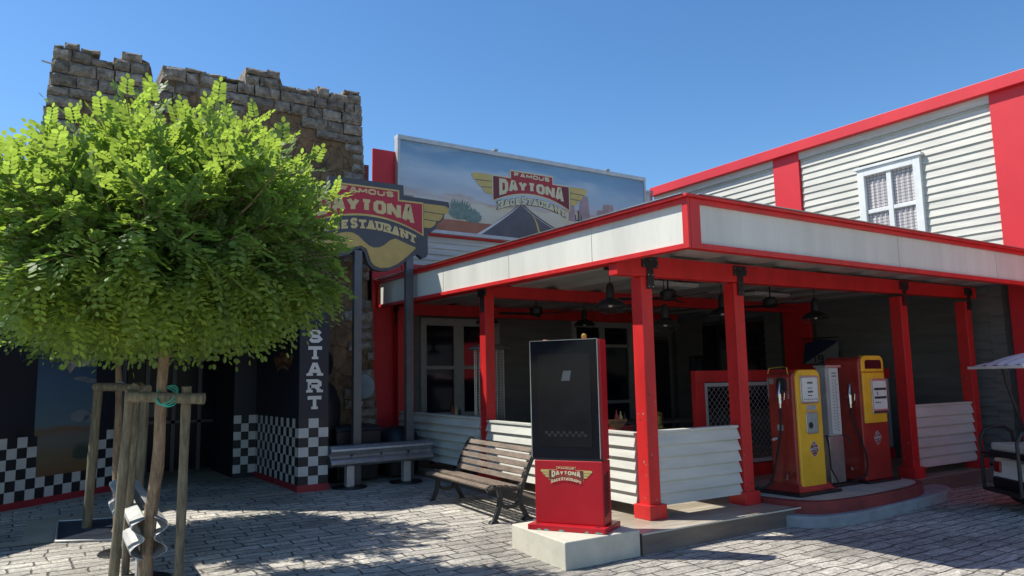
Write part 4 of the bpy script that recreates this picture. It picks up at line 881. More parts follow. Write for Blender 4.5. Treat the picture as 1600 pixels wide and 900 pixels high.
# ---- fuel pumps
def sticker(parent, f3, s, base, y_dark=True):
    m_ = MB(); n = 28
    def dia(r):   # egg / diamond outline
        out = []
        for k in range(n):
            a = 2*pi*k/n; c, s_ = cos(a), sin(a); q = 1/(abs(c)**1.35+abs(s_)**1.35)**(1/1.35); out.append((r*.86*q*c, r*q*s_))
        return out
    lt = mat('sticker_white', (.46, .42, .40), .5); dk = mat('sticker_maroon', (.14, .012, .02), .5)
    m_.face([f3(a*s, b*s, .0012) for a, b in dia(1)], lt); m_.face([f3(a*s, b*s, .0018) for a, b in dia(.93)], dk)
    m_.face([f3(a*s, b*s, .0024) for a, b in ((-.9, -.17), (.9, -.10), (.9, .2), (-.9, .13))], lt)
    m_.face([f3((.42*cos(2*pi*k/18))*s, (.54+.36*sin(2*pi*k/18))*s, .0022) for k in range(18)], lt)
    m_.face([f3((.38*cos(2*pi*k/18))*s, (.54+.32*sin(2*pi*k/18))*s, .0026) for k in range(18)], dk)
    text_row(m_, 'STP', -.3*s, .3*s, .36*s, .36*s, .07*s, f3, gap=.1, m=lt, e0=.003)
    text_row(m_, 'THE RACERS EDGE', -.78*s, .78*s, -.06*s, .15*s, .035*s, f3, gap=.2, m=INK, e0=.003)
    for a, b, w_ in ((-.3, -.38, .36), (.32, -.34, .36), (0, -.66, .2)):
        m_.face([f3((a-w_/2)*s, (b-.06)*s, .0026), f3((a+w_/2)*s, (b-.06)*s, .0026), f3((a+w_/2)*s, (b+.06)*s, .0026), f3((a-w_/2)*s, (b+.06)*s, .0026)], lt)
    m_.build('round_sticker', None, parent)
def rounded(x0, z0, x1, z1, r, n=6, top=True, bot=True):
    P = []
    for cx, cz, a0, on in ((x1-r, z0+r, -90, bot), (x1-r, z1-r, 0, top), (x0+r, z1-r, 90, top), (x0+r, z0+r, 180, bot)):
        if on:
            for k in range(n+1): a = R(a0+90*k/n); P.append((cx+r*cos(a), cz+r*sin(a)))
        else: P.append({-90: (x1, z0), 0: (x1, z1), 90: (x0, z1), 180: (x0, z0)}[a0])
    return P
Z0 = .2665
def nozzle(parent, x, y, z, drop):   # hangs on the left (-X) side panel
    m_ = MB(); c = Vector((x, y, z))
    m_.tube([c+Vector((-.015, .0, .13)), c+Vector((-.05, -.01, .05)), c+Vector((-.06, -.015, -.03))], [.012, .016, .02], 8)
    m_.tube([c+Vector((-.06, -.015, -.02)), c+Vector((-.062, -.02, -.14))], [.032, .026], 10)
    m_.tube([c+Vector((-.05, -.045, .03)), c+Vector((-.05, -.085, -.01)), c+Vector((-.055, -.08, -.09)), c+Vector((-.06, -.03, -.12))], .007, 6)
    m_.tube([c+Vector((-.055, .03, -.05)), c+Vector((-.055, -.05, -.06))], .012, 8)
    m_.tube([c+Vector((-.062, -.02, -.14)), c+Vector((-.062, -.02, -.19))], .018, 8)
    nz = m_.build('nozzle', CHROME, parent, smooth=True)
    P = [c+Vector((-.062, -.02, -.19)), c+Vector((-.065, -.01, -.45)), c+Vector((-.08, .05, -.75)), c+Vector((-.16, .12, -drop+.09)), c+Vector((-.28, .25, -drop+.02)), c+Vector((-.10, .36, -drop+.015))]
    q = []
    for i in range(len(P)-1):
        p0, p1, p2, p3 = P[max(i-1, 0)], P[i], P[i+1], P[min(i+2, len(P)-1)]
        for k in range(6):
            t = k/6; q.append(.5*((2*p1)+(p2-p0)*t+(2*p0-5*p1+4*p2-p3)*t*t+(3*p1-p0-3*p2+p3)*t**3))
    q.append(P[-1]); return nz, q
G1 = thing('fuel_pump', (8.25, 6.1, Z0), 'vintage fuel pump with a full-height yellow front on a red body, left of the pair', 'fuel pump', 'vintage fuel pumps')
MB().box(7.80, 5.80, Z0, 8.62, 6.44, Z0+.035).build('base_plate', BLK, G1, bevel=.006)
MB().hexa([(7.88, 5.86, Z0+.036), (8.58, 5.86, Z0+.036), (8.58, 6.38, Z0+.036), (7.88, 6.38, Z0+.036), (7.95, 5.93, Z0+.13), (8.52, 5.93, Z0+.13), (8.52, 6.33, Z0+.13), (7.95, 6.33, Z0+.13)]).build('plinth', REDPUMP, G1, bevel=.01)
MB().prism(rounded(7.95, Z0+.10, 8.50, 1.755, .09, bot=False), lambda a, b, d: (a, d, b), 5.935, 6.30).build('body', REDPUMP, G1, bevel=.02, seg=3)
MB().prism(rounded(7.995, .32, 8.475, 1.775, .10, bot=False), lambda a, b, d: (a, d, b), 5.905, 5.96).build('front_panel', YEL, G1, bevel=.018, seg=4)
o = MB().prism(rounded(8.06, 1.355, 8.42, 1.70, .035), lambda a, b, d: (a, d, b), 5.893, 5.906).build('dial_frame', ALU, G1, bevel=.006)
MB().prism(rounded(8.085, 1.38, 8.395, 1.675, .025), lambda a, b, d: (a, d, b), 5.891, 5.8935).build('dial', LCD, o)
m_ = MB(); ff = lambda a, b, e: (a, 5.891-e, b)
for z, n in ((1.61, 5), (1.545, 4), (1.50, 5), (1.455, 4)):
    for k in range(n): m_.face([ff(8.19+k*.022, z-(.012 if n == 5 else .006), .002), ff(8.206+k*.022, z-(.012 if n == 5 else .006), .002), ff(8.206+k*.022, z+(.012 if n == 5 else .006), .002), ff(8.19+k*.022, z+(.012 if n == 5 else .006), .002)])
for k in range(7): m_.face([ff(8.11+k*.04, 1.40, .002), ff(8.125+k*.04, 1.40, .002), ff(8.125+k*.04, 1.415, .002), ff(8.11+k*.04, 1.415, .002)])
m_.build('dial_figures', INK, o)
MB().box(8.16, 5.9, 1.272, 8.35, 5.9045, 1.335).build('name_plate', GREYL, G1)
o = MB().prism(rounded(8.135, .985, 8.365, 1.255, .03), lambda a, b, d: (a, d, b), 5.893, 5.906).build('window_frame', ALU, G1, bevel=.006)
MB().prism(rounded(8.155, 1.005, 8.345, 1.235, .02), lambda a, b, d: (a, d, b), 5.891, 5.8935).build('window_glass', CLEARG, o)
m_ = MB().lathe((8.21, 5.8905, 1.09), [(.04, 0), (.04, .004), (.018, .006), (.0001, .006)], 18, axis=(0, -1, 0)); m_.build('gauge', BLK, o)
sticker(G1, lambda a, b, e: (8.265+a, 5.905-e, .80+b), .098, YEL)
m_ = MB().tube([(7.97, 6.0, 1.72), (7.955, 6.0, 1.80), (7.965, 6.06, 1.815), (7.98, 6.28, 1.80), (7.97, 6.3, 1.73)], .008, 6); m_.build('top_rail', BRASS, G1)
m_ = MB().prism(rounded(6.02, 1.50, 6.16, 1.68, .06), lambda a, b, d: (d, a, b), 7.935, 7.951); m_.build('nozzle_rest', BLK, G1, bevel=.004)
m_ = MB(); m_.box(7.935, 6.20, 1.60, 7.95, 6.225, 1.67, ALU); m_.box(7.935, 6.235, 1.60, 7.95, 6.26, 1.67, ALU); m_.box(7.938, 5.985, 1.42, 7.95, 5.998, 1.68, ALU); m_.box(7.938, 6.28, 1.42, 7.95, 6.29, 1.68, ALU); m_.box(7.94, 6.10, 1.03, 7.95, 6.18, 1.10, GREYL); m_.build('side_plates', None, G1)
nz, q = nozzle(G1, 7.95, 6.1, 1.50, 1.2); MB().tube(q, .013, 8).build('hose', RUB, G1, smooth=True)
m_ = MB().tube([(7.95, 6.02, .50), (7.88, 6.03, .50), (7.86, 6.03, .44)], .02, 8).tube([(7.9, 5.98, .52), (7.9, 6.08, .49)], .014, 6); m_.build('side_valve', mat('valve', (.2, .06, .04), .4, metal=.4), G1)
m_ = MB().tube([(7.94, 6.2, .93), (7.87, 6.2, .92)], .016, 8); m_.build('hose_peg', CHW, G1)

G2 = thing('fuel_pump', (9.75, 6.2, Z0), 'vintage fuel pump with red lower half and yellow upper half, right of the pair', 'fuel pump', 'vintage fuel pumps')
MB().box(9.40, 5.93, Z0, 10.16, 6.55, Z0+.03).build('base_plate', BLK, G2, bevel=.006)
MB().prism(rounded(9.44, Z0+.031, 10.05, 1.94, .09, bot=False), lambda a, b, d: (a, d, b), 5.985, 6.50).build('body', REDPUMP, G2, bevel=.018, seg=3)
MB().prism(rounded(9.49, 1.05, 10.0, 1.725, .012), lambda a, b, d: (a, d, b), 5.965, 6.0).build('upper_panel', YEL, G2, bevel=.008)
MB().prism(rounded(9.49, 1.735, 10.0, 1.955, .09, bot=False), lambda a, b, d: (a, d, b), 5.965, 6.05).build('sign_box', YEL, G2, bevel=.012, seg=3)
MB().prism(rounded(9.56, 1.775, 9.94, 1.895, .04, bot=False), lambda a, b, d: (a, d, b), 5.96, 5.967).build('sign_window', SCREEN, G2)
o = MB().box(9.66, 5.95, 1.17, 10.02, 5.967, 1.64).build('dial_frame', ALU, G2, bevel=.005)
MB().box(9.685, 5.947, 1.23, 9.995, 5.951, 1.61).build('dial', LCD, o)
m_ = MB(); ff = lambda a, b, e: (a, 5.947-e, b)
for z in (1.50, 1.385): m_.face([ff(9.705, z-.016, .002), ff(9.985, z-.016, .002), ff(9.985, z+.016, .002), ff(9.705, z+.016, .002)])
for a, z in ((9.76, 1.455), (9.76, 1.43), (9.72, 1.32), (9.765, 1.32), (9.81, 1.32)): m_.face([ff(a, z-.008, .002), ff(a+.03, z-.008, .002), ff(a+.03, z+.008, .002), ff(a, z+.008, .002)])
m_.face([ff(9.68, 1.18, .005), ff(9.99, 1.18, .005), ff(9.99, 1.205, .005), ff(9.68, 1.205, .005)])
m_.build('dial_figures', INK, o)
sticker(G2, lambda a, b, e: (9.765+a, 5.985-e, .85+b), .095, REDPUMP)
nz, q = nozzle(G2, 9.44, 6.12, 1.45, 1.19)
q = [Vector((9.375, 6.10, 1.26)), Vector((9.38, 6.08, 1.1)), Vector((9.40, 6.0, .85)), Vector((9.43, 5.955, .65)), Vector((9.435, 5.95, .5)), Vector((9.42, 5.97, .38)), Vector((9.30, 6.1, .29))]
MB().tube(q, .013, 8).build('hose', RUB, G2, smooth=True)
MB().tube([(9.44, 6.15, .45), (9.39, 6.15, .45)], .02, 8).build('side_knob', CHROME, G2)
AT = thing('oil_gauge_tower', (9.02, 6.2, Z0), 'narrow grey graduated metal stand with a printed scale, between the two fuel pumps', 'air tower')
MB().box(8.78, 6.02, Z0, 9.36, 6.40, Z0+.03).build('base_plate', BLK, AT, bevel=.004)
MB().box(8.86, 6.10, .31, 9.17, 6.26, .90).build('lower_case', ALU, AT, bevel=.006)
MB().box(8.90, 6.12, .905, 9.18, 6.26, 1.82).build('upper_case', mat('pale_case', (.30, .30, .29), .4, .1, 5), AT, bevel=.005)
MB().box(8.965, 6.112, .93, 9.165, 6.119, 1.79).build('scale_plate', mat('scale_plate', (.50, .50, .47), .5, .06, 5), AT)
MB().box(8.88, 6.09, 1.80, 9.21, 6.28, 1.83).build('top_cap', ALU, AT, bevel=.004)
m_ = MB(); ff = lambda a, b, e: (a, 6.1115-e, b)
for k in range(34):
    z = .97+k*.02; L_ = .05 if k % 5 == 0 else .03; m_.face([ff(9.08, z, .001), ff(9.08+L_, z, .001), ff(9.08+L_, z+.006, .001), ff(9.08, z+.006, .001)]); 
    if k % 2: m_.face([ff(9.02, z, .001), ff(9.05, z, .001), ff(9.05, z+.008, .001), ff(9.02, z+.008, .001)])
for z in (1.72, 1.68): m_.face([ff(9.02, z, .001), ff(9.12, z, .001), ff(9.12, z+.012, .001), ff(9.02, z+.012, .001)])
m_.build('scale_marks', INK, AT)
m_ = MB().tube([(8.84, 6.12, .92), (8.80, 6.08, .86), (8.82, 6.08, .80)], .012, 6).tube([(9.18, 6.1, .90), (9.24, 6.06, .86), (9.22, 6.06, .80)], .012, 6).tube([(8.84, 6.1, .85), (8.83, 6.08, .5), (8.87, 6.0, .31)], .01, 6); m_.build('side_hooks', BLK, AT)
# ---- flag behind the pumps
FL = thing('blue_white_flag', (13.15, 9, 2.1), 'dark blue and white banner with the figure 9, hung on the wall above the pumps', 'banner')
m_ = MB(); f = lambda a, b, d=0: (13.05-d, 9.0-a, b)
m_.face([f(-.45, 1.92), f(.35, 1.92), f(.38, 2.12), f(.30, 2.36), f(-.05, 2.4), f(-.38, 2.33)], mat('flag_blue', (.012, .02, .06), .6)); m_.build('cloth', None, FL)
m_ = MB(); m_.face([f(.36, 2.34, .003), f(-.1, 2.1, .003), f(-.42, 1.93, .003), f(.34, 1.93, .003)], mat('flag_white', (.20, .20, .21), .7)); m_.build('white_field', None, FL)
m_ = MB(); letter(m_, '1', -.20, 1.94, .08, .15, .03, lambda a, b, e: f(a, b, .004+e)); letter(m_, '9', -.1, 1.94, .12, .15, .03, lambda a, b, e: f(a, b, .004+e)); m_.build('number', INK, FL)
MB().tube([(13.17, 9.45, 2.42), (13.0, 9.42, 2.42), (13.0, 8.6, 2.42)], .01, 6).build('hanger', BLK, FL)
# ---- mesh gate frame behind the pumps
MG = thing('mesh_screen', (9.9, 7.7, .2), 'red framed screen with chain-link panels standing behind the fuel pumps', 'screen')
yq = 7.7
m_ = MB(); m_.box(8.16, yq, 1.63, 13.1, yq+.10, 1.80); m_.box(8.16, yq, .22, 8.33, yq+.10, 1.63); m_.box(8.331, yq+.01, .22, 13.1, yq+.09, .40); m_.box(10.3, yq, .40, 10.6, yq+.1, 1.63)
m_.build('frame', RED, MG, bevel=.005)
def chain(x0, x1, z0, z1, fw=.055):
    o = MB(); fm = mat('grey_white_frame', (.42, .43, .40), .5, .1, 4)
    for a, b, c, d in ((x0, z0, x0+fw, z1), (x1-fw, z0, x1, z1), (x0+fw, z1-fw, x1-fw, z1), (x0+fw, z0, x1-fw, z0+fw)): o.box(a, yq+.01, b, c, yq+.06, d)
    o = o.build('mesh_frame', fm, MG, bevel=.003)
    m_ = MB(); a0, a1, b0, b1 = x0+fw, x1-fw, z0+fw, z1-fw; W_, H_ = a1-a0, b1-b0; st_ = .10
    k = -H_
    while k < W_:
        for sg in (1, -1):
            xs0, xs1 = max(0, k), min(W_, k+H_)
            if xs1 > xs0:
                za, zb_ = xs0-k, xs1-k
                if sg < 0: za, zb_ = H_-za, H_-zb_
                pa, pb = Vector((a0+xs0, yq+.03+sg*.003, b0+za)), Vector((a0+xs1, yq+.03+sg*.003, b0+zb_)); dv = (pb-pa).normalized()
                m_.obox((pa+pb)/2, dv, Vector((0, 1, 0)), dv.cross(Vector((0, 1, 0))), (pb-pa).length/2, .002, .0022)
        k += st_
    m_.build('chain_link', GALVP, o)
chain(8.34, 10.28, .42, 1.62); chain(12.0, 13.05, .42, 1.62)
MB().box(10.62, yq+.02, .42, 11.98, yq+.05, 1.62).build('solid_panel', BLKP, MG)
# ---- roadside sign
SG = thing('roadside_logo_sign', (4.85, 11.25, .15), 'tall cut-out logo sign on two grey posts, winged red shield over a gold swoosh', 'sign')
ys_ = 11.25
right = [(5.17+.04, 4.99), (5.22, 4.815), (6.06, 4.80), (6.085, 4.73), (6.05, 4.64), (5.98, 4.60), (5.97, 4.50), (5.90, 4.43), (5.84, 4.40), (5.82, 4.31), (5.74, 4.25), (5.66, 4.24), (5.66, 3.86), (5.63, 3.80), (5.56, 3.775), (5.47, 3.84)]
low = [(5.35, 3.78), (5.12, 3.60), (4.95, 3.53), (4.80, 3.51), (4.67, 3.54), (4.58, 3.64), (4.53, 3.80), (4.46, 3.86), (4.38, 3.83), (4.25, 3.74), (4.10, 3.70), (3.9, 3.73), (3.7, 3.84), (3.6, 3.9)]
leftp = [(3.48, 3.86), (3.48, 4.24), (3.40, 4.25), (3.32, 4.31), (3.30, 4.40), (3.24, 4.43), (3.17, 4.50), (3.16, 4.60), (3.09, 4.64), (3.055, 4.73), (3.08, 4.80), (3.92, 4.815), (3.93, 4.99)]
outp = right+low+leftp
MB().prism(outp, lambda a, b, d: (a, d, b), ys_, ys_+.11).build('backing', DGREY, SG)
sw = [(5.44, 3.945), (5.30, 3.99), (5.18, 4.03), (5.07, 4.07), (4.97, 4.035), (4.87, 3.95), (4.78, 3.90), (4.69, 3.888), (4.60, 3.915), (4.50, 3.99), (4.42, 4.06), (4.33, 4.10), (4.22, 4.105), (4.08, 4.07), (3.9, 3.99), (3.72, 3.97), (3.6, 4.02), (3.66, 3.93), (3.8, 3.83), (3.95, 3.78), (4.1, 3.76), (4.25, 3.80), (4.36, 3.875), (4.47, 3.905), (4.56, 3.86), (4.60, 3.76), (4.64, 3.65), (4.70, 3.59), (4.80, 3.56), (4.95, 3.58), (5.10, 3.65), (5.28, 3.79)]
MB().prism(sw, lambda a, b, d: (a, d, b), ys_-.012, ys_-.001).build('swoosh', GOLD, SG)
logo(SG, lambda a, b, e: (4.57+a, ys_-e, 4.735+b), 2.02, wingm=GOLD, redm=SRED, linem=GOLDP, letm=CREAML, e=.004)
for x in (4.43, 5.33):
    p = MB(); p.box(x-.065, ys_+.005, .12, x+.065, ys_+.10, 3.83 if x < 5 else 3.9); p.build('post', POSTG, SG, bevel=.004)
m_ = MB(); rr = random.Random(8)
for k in range(7): x = 4.0+k*.18+rr.uniform(-.02, .02); m_.lathe((x, ys_+.05, 4.985), [(.012, 0), (.012, .012), (.0001, .014)], 8)
m_.build('top_bolts', ALU, SG)
# ---- guardrail seats
def wbeam(m_, pa, pb, up_, outw, h=.31, d=.083):
    pa, pb, up_, outw = Vector(pa), Vector(pb), Vector(up_), Vector(outw)
    pr = [(-.5, .0), (-.47, .25), (-.36, .95), (-.27, 1), (-.17, .7), (-.06, .1), (0, .0), (.06, .1), (.17, .7), (.27, 1), (.36, .95), (.47, .25), (.5, .0)]
    A = [pa+up_*(a*h)+outw*(b*d) for a, b in pr]; B_ = [pb+up_*(a*h)+outw*(b*d) for a, b in pr]; T_ = -outw*.006
    for i in range(len(pr)-1):
        m_.hexa([A[i]+T_, B_[i]+T_, B_[i], A[i], A[i+1]+T_, B_[i+1]+T_, B_[i+1], A[i+1]])
GR = thing('guardrail_barrier', (4.8, 11.1, .15), 'steel crash barrier rail on two short posts in front of the grey sign posts', 'crash barrier', 'steel crash barriers')
m_ = MB(); wbeam(m_, (3.93, 11.09, .625), (5.62, 11.09, .635), (0, 0, 1), (0, -1, 0)); m_.build('rail', GALV, GR, smooth=False)
m_ = MB(); wbeam(m_, (3.93, 11.25, .625), (5.62, 11.25, .635), (0, 0, 1), (0, 1, 0)); m_.build('rear_rail', GALV, GR)
for x in (4.27, 5.21):
    MB().box(x-.06, 11.11, .16, x+.06, 11.23, .76).build('post', GALVP, GR, bevel=.006)
    MB().lathe((x, 11.17, .15), [(.0001, .02), (.26, .018), (.27, .0)], 28).build('foot_plate', BLK, GR)
m_ = MB()
for x in (4.27, 4.75, 5.21): m_.lathe((x, 11.075, .63), [(.016, 0), (.014, .012), (.0001, .014)], 8, axis=(0, -1, 0))
m_.build('bolt', BLK, GR)
GL = thing('guardrail_barrier', (1.03, 8.1, .06), 'pale steel crash barrier seen end-on behind the stakes of the nearer tree', 'crash barrier', 'steel crash barriers')
cF, cN = Vector((.985, 9.2, .60)), Vector((.955, 6.98, .475)); ax = (cN-cF).normalized(); sd = Vector((-1, .02, 0)).normalized(); upv = sd.cross(ax).normalized(); upv = upv if upv.z > 0 else -upv
m_ = MB(); wbeam(m_, cF+sd*.04, cN+sd*.04, upv, sd, h=.33, d=.10); m_.build('rail', GALVP, GL)
m_ = MB(); wbeam(m_, cF-sd*.04, cN-sd*.04, upv, -sd, h=.33, d=.10); m_.build('rear_rail', GALVP, GL)
ctr = Vector((.97, 8.1, .5))
for t_ in (-.57, .60):
    p = ctr+ax*t_; m_ = MB(); m_.box(p.x-.035, p.y-.055, gz(p.y), p.x+.035, p.y+.055, .56 if t_ < 0 else .44); m_.build('post', GALVP, GL, bevel=.005)
    MB().lathe((p.x, p.y, gz(p.y)), [(.0001, .018), (.25, .016), (.26, 0)], 28).build('foot_plate', BLK, GL)
# ---- round mirror sign, dark bins and covered scooter beside the wall
RM = thing('round_disc_sign', (4.7, 11.8, .16), 'small round grey disc on a thin bent pole in front of the stone wall', 'disc sign')
MB().tube([(4.70, 11.82, .16), (4.685, 11.82, .9), (4.69, 11.82, 1.25), (4.725, 11.82, 1.42)], .014, 8).build('pole', GALVP, RM)
MB().lathe((4.745, 11.80, 1.66), [(.0001, .014), (.17, .012), (.20, .0), (.17, -.02), (.0001, -.03)], 32, axis=(-.75, -.62, .05)).build('disc', mat('disc_face', (.23, .28, .30), .35, .12, 4), RM, smooth=True)
def wheelie(x, y, w_, d_, h, label):
    t_ = thing('waste_bin', (x, y, .16), label, 'bin', 'dark bins behind the barrier')
    MB().hexa([(x+.04, y+.04, .2), (x+w_-.04, y+.04, .2), (x+w_-.04, y+d_-.04, .2), (x+.04, y+d_-.04, .2), (x, y, h-.08), (x+w_, y, h-.08), (x+w_, y+d_, h-.08), (x, y+d_, h-.08)]).build('body', BLKP, t_, bevel=.02)
    MB().hexa([(x-.02, y-.03, h-.078), (x+w_+.02, y-.03, h-.078), (x+w_+.02, y+d_, h-.078), (x-.02, y+d_, h-.078), (x, y, h-.02), (x+w_, y, h-.02), (x+w_, y+d_, h), (x, y+d_, h)]).build('lid', BLKP, t_, bevel=.015)
wheelie(4.18, 11.5, .76, .55, 1.05, 'large dark waste bin with a flat lid, left of the disc pole')
sc = thing('covered_object', (5.35, 12.2, .2), 'rounded black covered barbecue beside the red wall, behind the barrier', 'covered barbecue')
MB().lathe((5.42, 11.95, .20), [(.33, 0), (.36, .3), (.37, .52), (.33, .66), (.22, .76), (.0001, .80)], 24).build('cover', BLKP, sc, smooth=True)
FGr = thing('black_figure', (4.10, 11.95, .16), 'tall black rounded figure half hidden behind the START pillar', 'statue')
m_ = MB(); m_.lathe((4.05, 11.95, .16), [(.25, 0), (.28, .5), (.34, 1.0), (.34, 1.25), (.25, 1.5), (.13, 1.6), (.12, 1.66), (.19, 1.74), (.22, 1.88), (.20, 2.02), (.12, 2.13), (.0001, 2.16)], 24); m_.build('body', BLKP, FGr, smooth=True)
# ---- patio heater
PH = thing('patio_heater', (6.36, 10.5, .25), 'tall mesh patio heater with a flat metal hood behind the middle red post', 'patio heater')
m_ = MB(); m_.lathe((6.38, 10.5, .25), [(.27, 0), (.27, .62), (.24, .66)], 20); m_.build('base', BLK, PH, smooth=True)
m_ = MB()
for k in range(20): a = 2*pi*k/20; m_.tube([(6.38+.24*cos(a), 10.5+.24*sin(a), .9), (6.38+.24*cos(a), 10.5+.24*sin(a), 2.22)], .006, 5)
for k in range(30): z = .92+k*.043; m_.tube([(6.38+.24*cos(2*pi*q/16), 10.5+.24*sin(2*pi*q/16), z) for q in range(17)], .003, 4, cap=False)
m_.build('guard_grille', ALU, PH)
MB().tube([(6.38, 10.5, .9), (6.38, 10.5, 2.2)], .05, 12).build('glass_tube', BLKP, PH)
MB().lathe((6.38, 10.5, 2.22), [(.36, 0), (.34, .03), (.12, .10), (.0001, .11)], 24).build('hood', ALU, PH, smooth=True)
# ---- pendant lamps
def pendant(x, y, zc, zb_, label, s=1.):
    t_ = thing('pendant_lamp', (x, y, zc), label, 'pendant lamp', 'black barn style pendant lamps under the canopy')
    MB().lathe((x, y, zc-.03), [(.0001, 0), (.07, 0), (.07, .03)], 16).build('ceiling_cap', BLK, t_)
    MB().tube([(x, y, zc-.02), (x, y, zb_+.30*s)], .006, 6).build('stem', BLK, t_)
    MB().lathe((x, y, zb_), [(.20*s, 0), (.195*s, .02*s), (.13*s, .08*s), (.055*s, .11*s), (.05*s, .24*s), (.035*s, .29*s), (.0001, .31*s)], 28).build('lamp_shade', BLK, t_, smooth=True)
    MB().lathe((x, y, zb_+.0), [(.0001, .10), (.03, .09), (.032, .03), (.02, -.005), (.0001, -.01)], 12).build('bulb', mat('lamp_bulb', (.6, .6, .55), .3), t_, smooth=True)
    m_ = MB()
    for q in range(6):
        a0 = pi*q/6; m_.tube([(x+.19*s*cos(a)*cos(a0), y+.19*s*cos(a)*sin(a0), zb_-.09*s*sin(a)) for a in [pi*k/10 for k in range(11)]], .003, 4)
    m_.build('wire_guard', BLK, t_)
for x, y, zc, zb_, l in ((6.13, 7.15, 3.10, 2.60, 'pendant lamp between the kiosk and the corner post, the largest of the row'),
        (8.7, 10.9, 3.2, 2.70, 'pendant lamp directly above the kiosk screen, far back'),
        (7.45, 7.55, 3.10, 2.42, 'pendant lamp just right of the corner post'),
        (8.50, 7.45, 3.10, 2.60, 'pendant lamp half hidden by the post left of the pumps'),
        (9.87, 6.88, 3.10, 2.54, 'pendant lamp hanging in front of the dark red pilaster, above the pumps'),
        (6.42, 10.6, 3.16, 2.66, 'pendant lamp half hidden behind the middle post by the white window')): pendant(x, y, zc, zb_, l)
# ---- ceiling fans
def fan(x, y, zc, zb_, ang, label):
    t_ = thing('ceiling_fan', (x, y, zc), label, 'ceiling fan', 'dark ceiling fans under the canopy')
    MB().tube([(x, y, zc), (x, y, zb_+.12)], .012, 8).build('rod', BLK, t_)
    MB().lathe((x, y, zb_-.02), [(.0001, -.01), (.08, 0), (.11, .03), (.11, .12), (.08, .15), (.0001, .16)], 20).build('motor', BLK, t_, smooth=True)
    for k in range(3):
        a = ang+2*pi*k/3; d_ = Vector((cos(a), sin(a), 0)); n_ = Vector((-sin(a), cos(a), .22)).normalized()
        MB().obox(Vector((x, y, zb_+.01))+d_*.40, d_, n_, d_.cross(n_), .30, .06, .005).build('blade', BLKP, t_, bevel=.004)
fan(7.4, 7.42, 3.12, 2.78, .5, 'ceiling fan right of the corner post'); fan(9.55, 7.42, 3.12, 2.76, .1, 'ceiling fan above the left fuel pump'); fan(7.43, 10.63, 3.2, 2.84, .9, 'ceiling fan far back left of the kiosk')
# ---- fluorescent fittings
for x, y, z, l in ((7.95, 7.9, 3.09, 'flat strip light near the corner of the canopy ceiling'), (10.6, 8.3, 3.11, 'flat strip light above the fuel pumps')):
    t_ = thing('strip_light', (x, y, z), l, 'strip light', 'flat ceiling strip lights')
    MB().box(x-.45, y-.13, z-.045, x+.45, y+.13, z-.0).build('housing', mat('strip_white', (.5, .5, .47), .5), t_, bevel=.01)
    MB().box(x-.42, y-.10, z-.06, x+.42, y+.10, z-.046).build('diffuser', mat('strip_diffuser', (.55, .55, .52), .4), t_)
# ---- tables, place settings
def table(x, y, w_, d_, label):
    t_ = thing('dining_table', (x, y, .25), label, 'table', 'dark dining tables on the terrace')
    MB().box(x-w_/2, y-d_/2, .98, x+w_/2, y+d_/2, 1.02).build('tabletop', WOODT, t_, bevel=.006)
    for sx in (-1, 1):
        for sy in (-1, 1):
            px, py = x+sx*(w_/2-.07), y+sy*(d_/2-.07); MB().box(px-.03, py-.03, FZ(py), px+.03, py+.03, .979).build('leg', BLK, t_)
table(7.0, 7.55, 1.15, .8, 'dark dining table just behind the corner post'); table(8.9, 9.4, 1.3, .9, 'dark dining table in the shade deep under the canopy, left of the mesh screen'); table(6.55, 10.1+1.7, .8, 1.0, 'dark dining table below the white window')
def caddy(x, y, z, label, red=True):
    t_ = thing('condiment_caddy', (x, y, z), label, 'caddy', 'condiment caddies on the terrace tables')
    MB().box(x-.13, y-.09, z, x+.13, y+.09, z+.08).build('tray', mat('caddy_red', (.3, .02, .02), .4) if red else BLKP, t_, bevel=.004)
    m_ = MB()
    for k in range(10): m_.box(x-.13+k*.026, y-.092, z+.0, x-.13+k*.026+.013, y-.0905, z+.013)
    m_.build('check_edge', CHW, t_)
    for dx, hh, mm in ((-.07, .2, mat('ketchup', (.35, .02, .015), .3)), (0, .18, GOLDP), (.07, .16, BLKP)):
        MB().lathe((x+dx, y, z+.081), [(.0001, 0), (.025, 0), (.026, hh*.6), (.01, hh*.8), (.008, hh), (.0001, hh)], 12).build('bottle', mm, t_, smooth=True)
caddy(6.62, 7.6, 1.021, 'red condiment caddy on the table seen just left of the corner post'); caddy(6.42, 11.7, 1.021, 'red condiment caddy below the white window, left of the middle post')
mc = thing('menu_stand', (6.45, 7.35, 1.021), 'small brown winged menu stand on the table between kiosk and corner post', 'menu stand')
m_ = MB(); mf = lambda a, b, d: (6.42+a, 7.45-d-.0*a, 1.021+b)
m_.prism([(-.03, 0), (.03, 0), (.03, .05), (.09, .07), (.17, .15), (.17, .17), (-.17, .17), (-.17, .15), (-.09, .07), (-.03, .05)], mf, 0, .012); m_.build('board', mat('menu_wood', (.24, .12, .04), .5), mc)
m_ = MB(); text_row(m_, 'DAYTONA', -.12, .12, .11, .035, .007, lambda a, b, e: mf(a, b, .013+e), gap=.2); m_.build('menu_lettering', INK, mc)
ln = thing('table_lantern', (7.42, 7.75, 1.02), 'small brass lantern on the dark table between the corner post and the mesh screen', 'lantern')
MB().lathe((7.42, 7.72, 1.021), [(.0001, 0), (.06, 0), (.06, .03), (.035, .05), (.035, .17), (.055, .19), (.0001, .23)], 14).build('body', BRASS, ln, smooth=True)
m_ = MB()
for k in range(6): a = 2*pi*k/6; m_.tube([(7.42+.055*cos(a), 7.72+.055*sin(a), 1.05), (7.42+.055*cos(a), 7.72+.055*sin(a), 1.21)], .005, 5)
m_.build('cage', BLK, ln)
